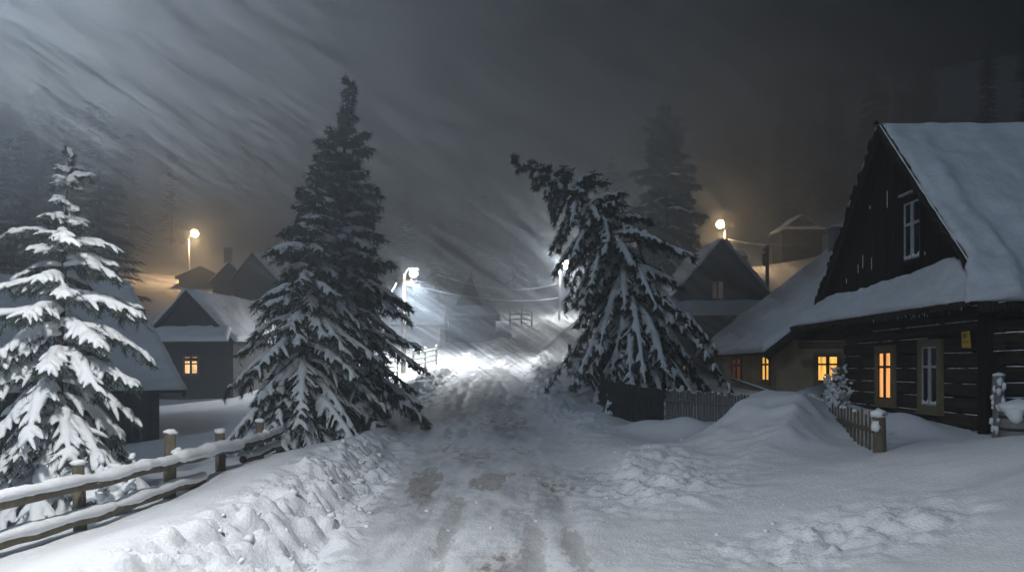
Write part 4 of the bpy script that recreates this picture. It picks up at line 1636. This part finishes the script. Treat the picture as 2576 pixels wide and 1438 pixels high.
def shrub(label, c, h, r, n, seed, sr=.03):
    rng = random.Random(seed)
    root = thing('shrub', label, 'shrub', tuple(c))
    tw, sn = MB(), MB()
    for i in range(n):
        a, e = rng.uniform(0, 6.283), rng.uniform(.5, 1.4)
        L = h * rng.uniform(.5, 1.1)
        d = Vector((math.cos(a) * math.cos(e) * r / h, math.sin(a) * math.cos(e) * r / h, math.sin(e)))
        pts = [Vector((0, 0, -.1))]
        for k in range(1, 6):
            s = k / 5
            p = d * (L * s)
            p.z -= .25 * L * s ** 3 * (1.4 - e)
            pts.append(p + Vector((rng.uniform(-.03, .03), rng.uniform(-.03, .03), 0)))
        tw.tube(pts, [.014, .012, .010, .008, .006, .003], 5)
        for k in range(2, 6):
            p = pts[k]
            for _ in range(2):
                q = p + Vector((rng.uniform(-.12, .12), rng.uniform(-.12, .12), rng.uniform(-.02, .14))) * h
                tw.tube([p, q], [.006, .003], 4)
                if rng.random() < .8:
                    sn.tube([p + Vector((0, 0, sr * .5)), p.lerp(q, .5) + Vector((0, 0, sr * .5)), q], [sr, sr * 1.2, sr * .3], 6)
            if rng.random() < .75:
                sn.blob(p + Vector((0, 0, sr * .3)), sr * rng.uniform(.9, 2.0), i + k, .35, 1, (1, 1, .8))
    tw.build('twig_stems', M['bark'], root)
    s = sn.build('snow_load', M['tree_snow'], root, True)
    md = s.modifiers.new('merge', 'REMESH')
    md.mode = 'VOXEL'
    md.voxel_size = sr * .55
    md.use_smooth_shade = True


c = P(2128, 1000, 18.9)
shrub('snow plastered shrub at the left corner of the log cabin', (c.x - .2, 18.9, .75), 1.05, .5, 60, 3, .030)
c = P(1470, 950, 29)
shrub('bare snowy shrub behind the plank fence left of the bent spruce', (c.x, 29, gz(c.x, 29)), 1.3, 1.1, 40, 5, .05)
c = P(265, 1275, 9.0)
shrub('small snowy sapling poking out behind the rail fence', (c.x, 9.0, gz(c.x, 9.0)), .75, .5, 26, 6, .035)

# ------------------------------------------------------------------ haze
HB = (-190, 190, -40, 330, -4, 150)
mb = MB()
mb.box(*HB)
hz = mb.build('haze', M['snow'])
hz['kind'] = 'stuff'
hm = bpy.data.materials.new('haze_air')
hm.use_nodes = True
nt = hm.node_tree
nt.nodes.clear()
o = nt.nodes.new('ShaderNodeOutputMaterial')
pv = nt.nodes.new('ShaderNodeVolumePrincipled')
pv.inputs['Color'].default_value = (.70, .83, 1.0, 1)
pv.inputs['Density'].default_value = 0.009
pv.inputs['Anisotropy'].default_value = 0.65
nt.links.new(pv.outputs[0], o.inputs['Volume'])
hz.data.materials[0] = hm



def plume(box, dens, anis, period, lo, hi, wind, rate, seed, fade, label_free=True):
    """a gust of blown snow: a soft-edged cloud whose density is drawn out along the wind"""
    c = Vector(((box[0] + box[1]) / 2, (box[2] + box[3]) / 2, (box[4] + box[5]) / 2))
    hx, hy, hzz = (box[1] - box[0]) / 2, (box[3] - box[2]) / 2, (box[5] - box[4]) / 2
    # the cloud is built along the wind: local x is the wind
    w = Vector(wind).normalized()
    mb = MB()
    mb.box(-hx, hx, -hy, hy, -hzz, hzz)
    m = bpy.data.materials.new('blown_snow')
    m.use_nodes = True
    nt = m.node_tree
    nt.nodes.clear()
    L = nt.links.new
    o = nt.nodes.new('ShaderNodeOutputMaterial')
    pv = nt.nodes.new('ShaderNodeVolumePrincipled')
    pv.inputs['Color'].default_value = (.88, .93, 1, 1)
    pv.inputs['Anisotropy'].default_value = anis
    L(pv.outputs[0], o.inputs['Volume'])
    tc = nt.nodes.new('ShaderNodeTexCoord')

    def math_(op, a, b=None, clamp=False):
        n = nt.nodes.new('ShaderNodeMath')
        n.operation = op
        n.use_clamp = clamp
        for i, q in enumerate((a, b)):
            if q is None:
                continue
            if hasattr(q, 'is_linked'):
                L(q, n.inputs[i])
            else:
                n.inputs[i].default_value = q
        return n.outputs[0]
    tot = None
    for k, (per, wt_) in enumerate(period):
        mp = nt.nodes.new('ShaderNodeMapping')
        mp.inputs['Location'].default_value = (seed * 3.7 + k * 5, seed * 1.3, seed * 2.9)
        mp.inputs['Scale'].default_value = tuple(1 / p for p in per)
        n = nt.nodes.new('ShaderNodeTexNoise')
        n.inputs['Scale'].default_value = 1
        n.inputs['Detail'].default_value = 2
        n.inputs['Roughness'].default_value = .55
        L(tc.outputs['Object'], mp.inputs['Vector'])
        L(mp.outputs['Vector'], n.inputs['Vector'])
        v = math_('MULTIPLY', n.outputs['Fac'], wt_)
        tot = v if tot is None else math_('ADD', tot, v)
    mr = nt.nodes.new('ShaderNodeMapRange')
    mr.interpolation_type = 'SMOOTHSTEP'
    mr.inputs['From Min'].default_value = lo
    mr.inputs['From Max'].default_value = hi
    mr.inputs['To Min'].default_value = 0
    mr.inputs['To Max'].default_value = dens
    L(tot, mr.inputs['Value'])
    # soft rim
    sp = nt.nodes.new('ShaderNodeSeparateXYZ')
    L(tc.outputs['Object'], sp.inputs[0])
    val = mr.outputs[0]
    for ax, hh in zip('XYZ', (hx, hy, hzz)):
        q = math_('DIVIDE', sp.outputs[ax], hh)
        q = math_('MULTIPLY', q, q)
        q = math_('SUBTRACT', 1.0, q, True)
        q = math_('POWER', q, fade)
        val = math_('MULTIPLY', val, q)
    L(val, pv.inputs['Density'])
    m.cycles.volume_step_rate = rate
    ob = mb.build('blowing_snow', m)
    ob.location = c
    ob.rotation_euler = w.to_track_quat('X', 'Z').to_euler()
    ob['kind'] = 'stuff'
    return ob


plume((-31, 25, 24.5, 35.5, 3, 25), .50, .1, (((4.2, 2.4, .42), .42), ((1.8, 1.3, .11), .58)), .49, .63, (.84, .05, -.54), .2, 1, .5)
plume((-8, 3, 45, 60, .5, 7.5), .06, .3, (((6, 5, 2.5), 1.0),), .40, .75, (1, .2, -.15), .6, 2, 1.0)
plume((-110, 70, 62, 150, -2, 75), .035, .2, (((30, 30, 14), 1.0),), .25, .7, (1, 0, 0), .8, 3, .6)

# ------------------------------------------------------------------ night sky and moon
w = bpy.data.worlds.new('World')
scene.world = w
w.use_nodes = True
nt = w.node_tree
bg = nt.nodes['Background']
# overcast night sky: village glow low on the left, nearly black high on the right
tc = nt.nodes.new('ShaderNodeTexCoord')
dp = nt.nodes.new('ShaderNodeVectorMath')
dp.operation = 'DOT_PRODUCT'
dp.inputs[1].default_value = (-.62, .35, -.70)
nt.links.new(tc.outputs['Generated'], dp.inputs[0])
mr = nt.nodes.new('ShaderNodeMapRange')
mr.inputs['From Min'].default_value = -.75
mr.inputs['From Max'].default_value = .75
mr.inputs['To Min'].default_value = .008
mr.inputs['To Max'].default_value = .052
nt.links.new(dp.outputs['Value'], mr.inputs['Value'])
bg.inputs['Color'].default_value = (.42, .64, 1.0, 1)
nt.links.new(mr.outputs[0], bg.inputs['Strength'])

sd = bpy.data.lights.new('moon', 'SUN')
sd.energy = 0.72
sd.angle = math.radians(12)
sd.color = (.66, .83, 1)
so = bpy.data.objects.new('moon', sd)
COL.objects.link(so)
so.rotation_euler = (math.radians(48), 0, math.radians(-28))

# ------------------------------------------------------------------ camera
cd = bpy.data.cameras.new('camera')
cam = bpy.data.objects.new('camera', cd)
COL.objects.link(cam)
cam.location = (0, 0, H)
cam.rotation_euler = (math.radians(90), 0, 0)
cd.sensor_width = 36
cd.lens = 28
cd.shift_y = 208 / 2576
cd.clip_end = 2000
cd.clip_start = .05
scene.camera = cam

cy = scene.cycles
cy.use_denoising = True
try:
    cy.denoiser = 'OPENIMAGEDENOISE'
except Exception:
    pass
cy.max_bounces = 6
cy.diffuse_bounces = 3
cy.glossy_bounces = 2
cy.volume_bounces = 0
cy.transparent_max_bounces = 16
cy.sample_clamp_indirect = 4
vs = scene.view_settings
vs.view_transform = 'Standard'
vs.look = 'None'
vs.exposure = 0
vs.gamma = 1
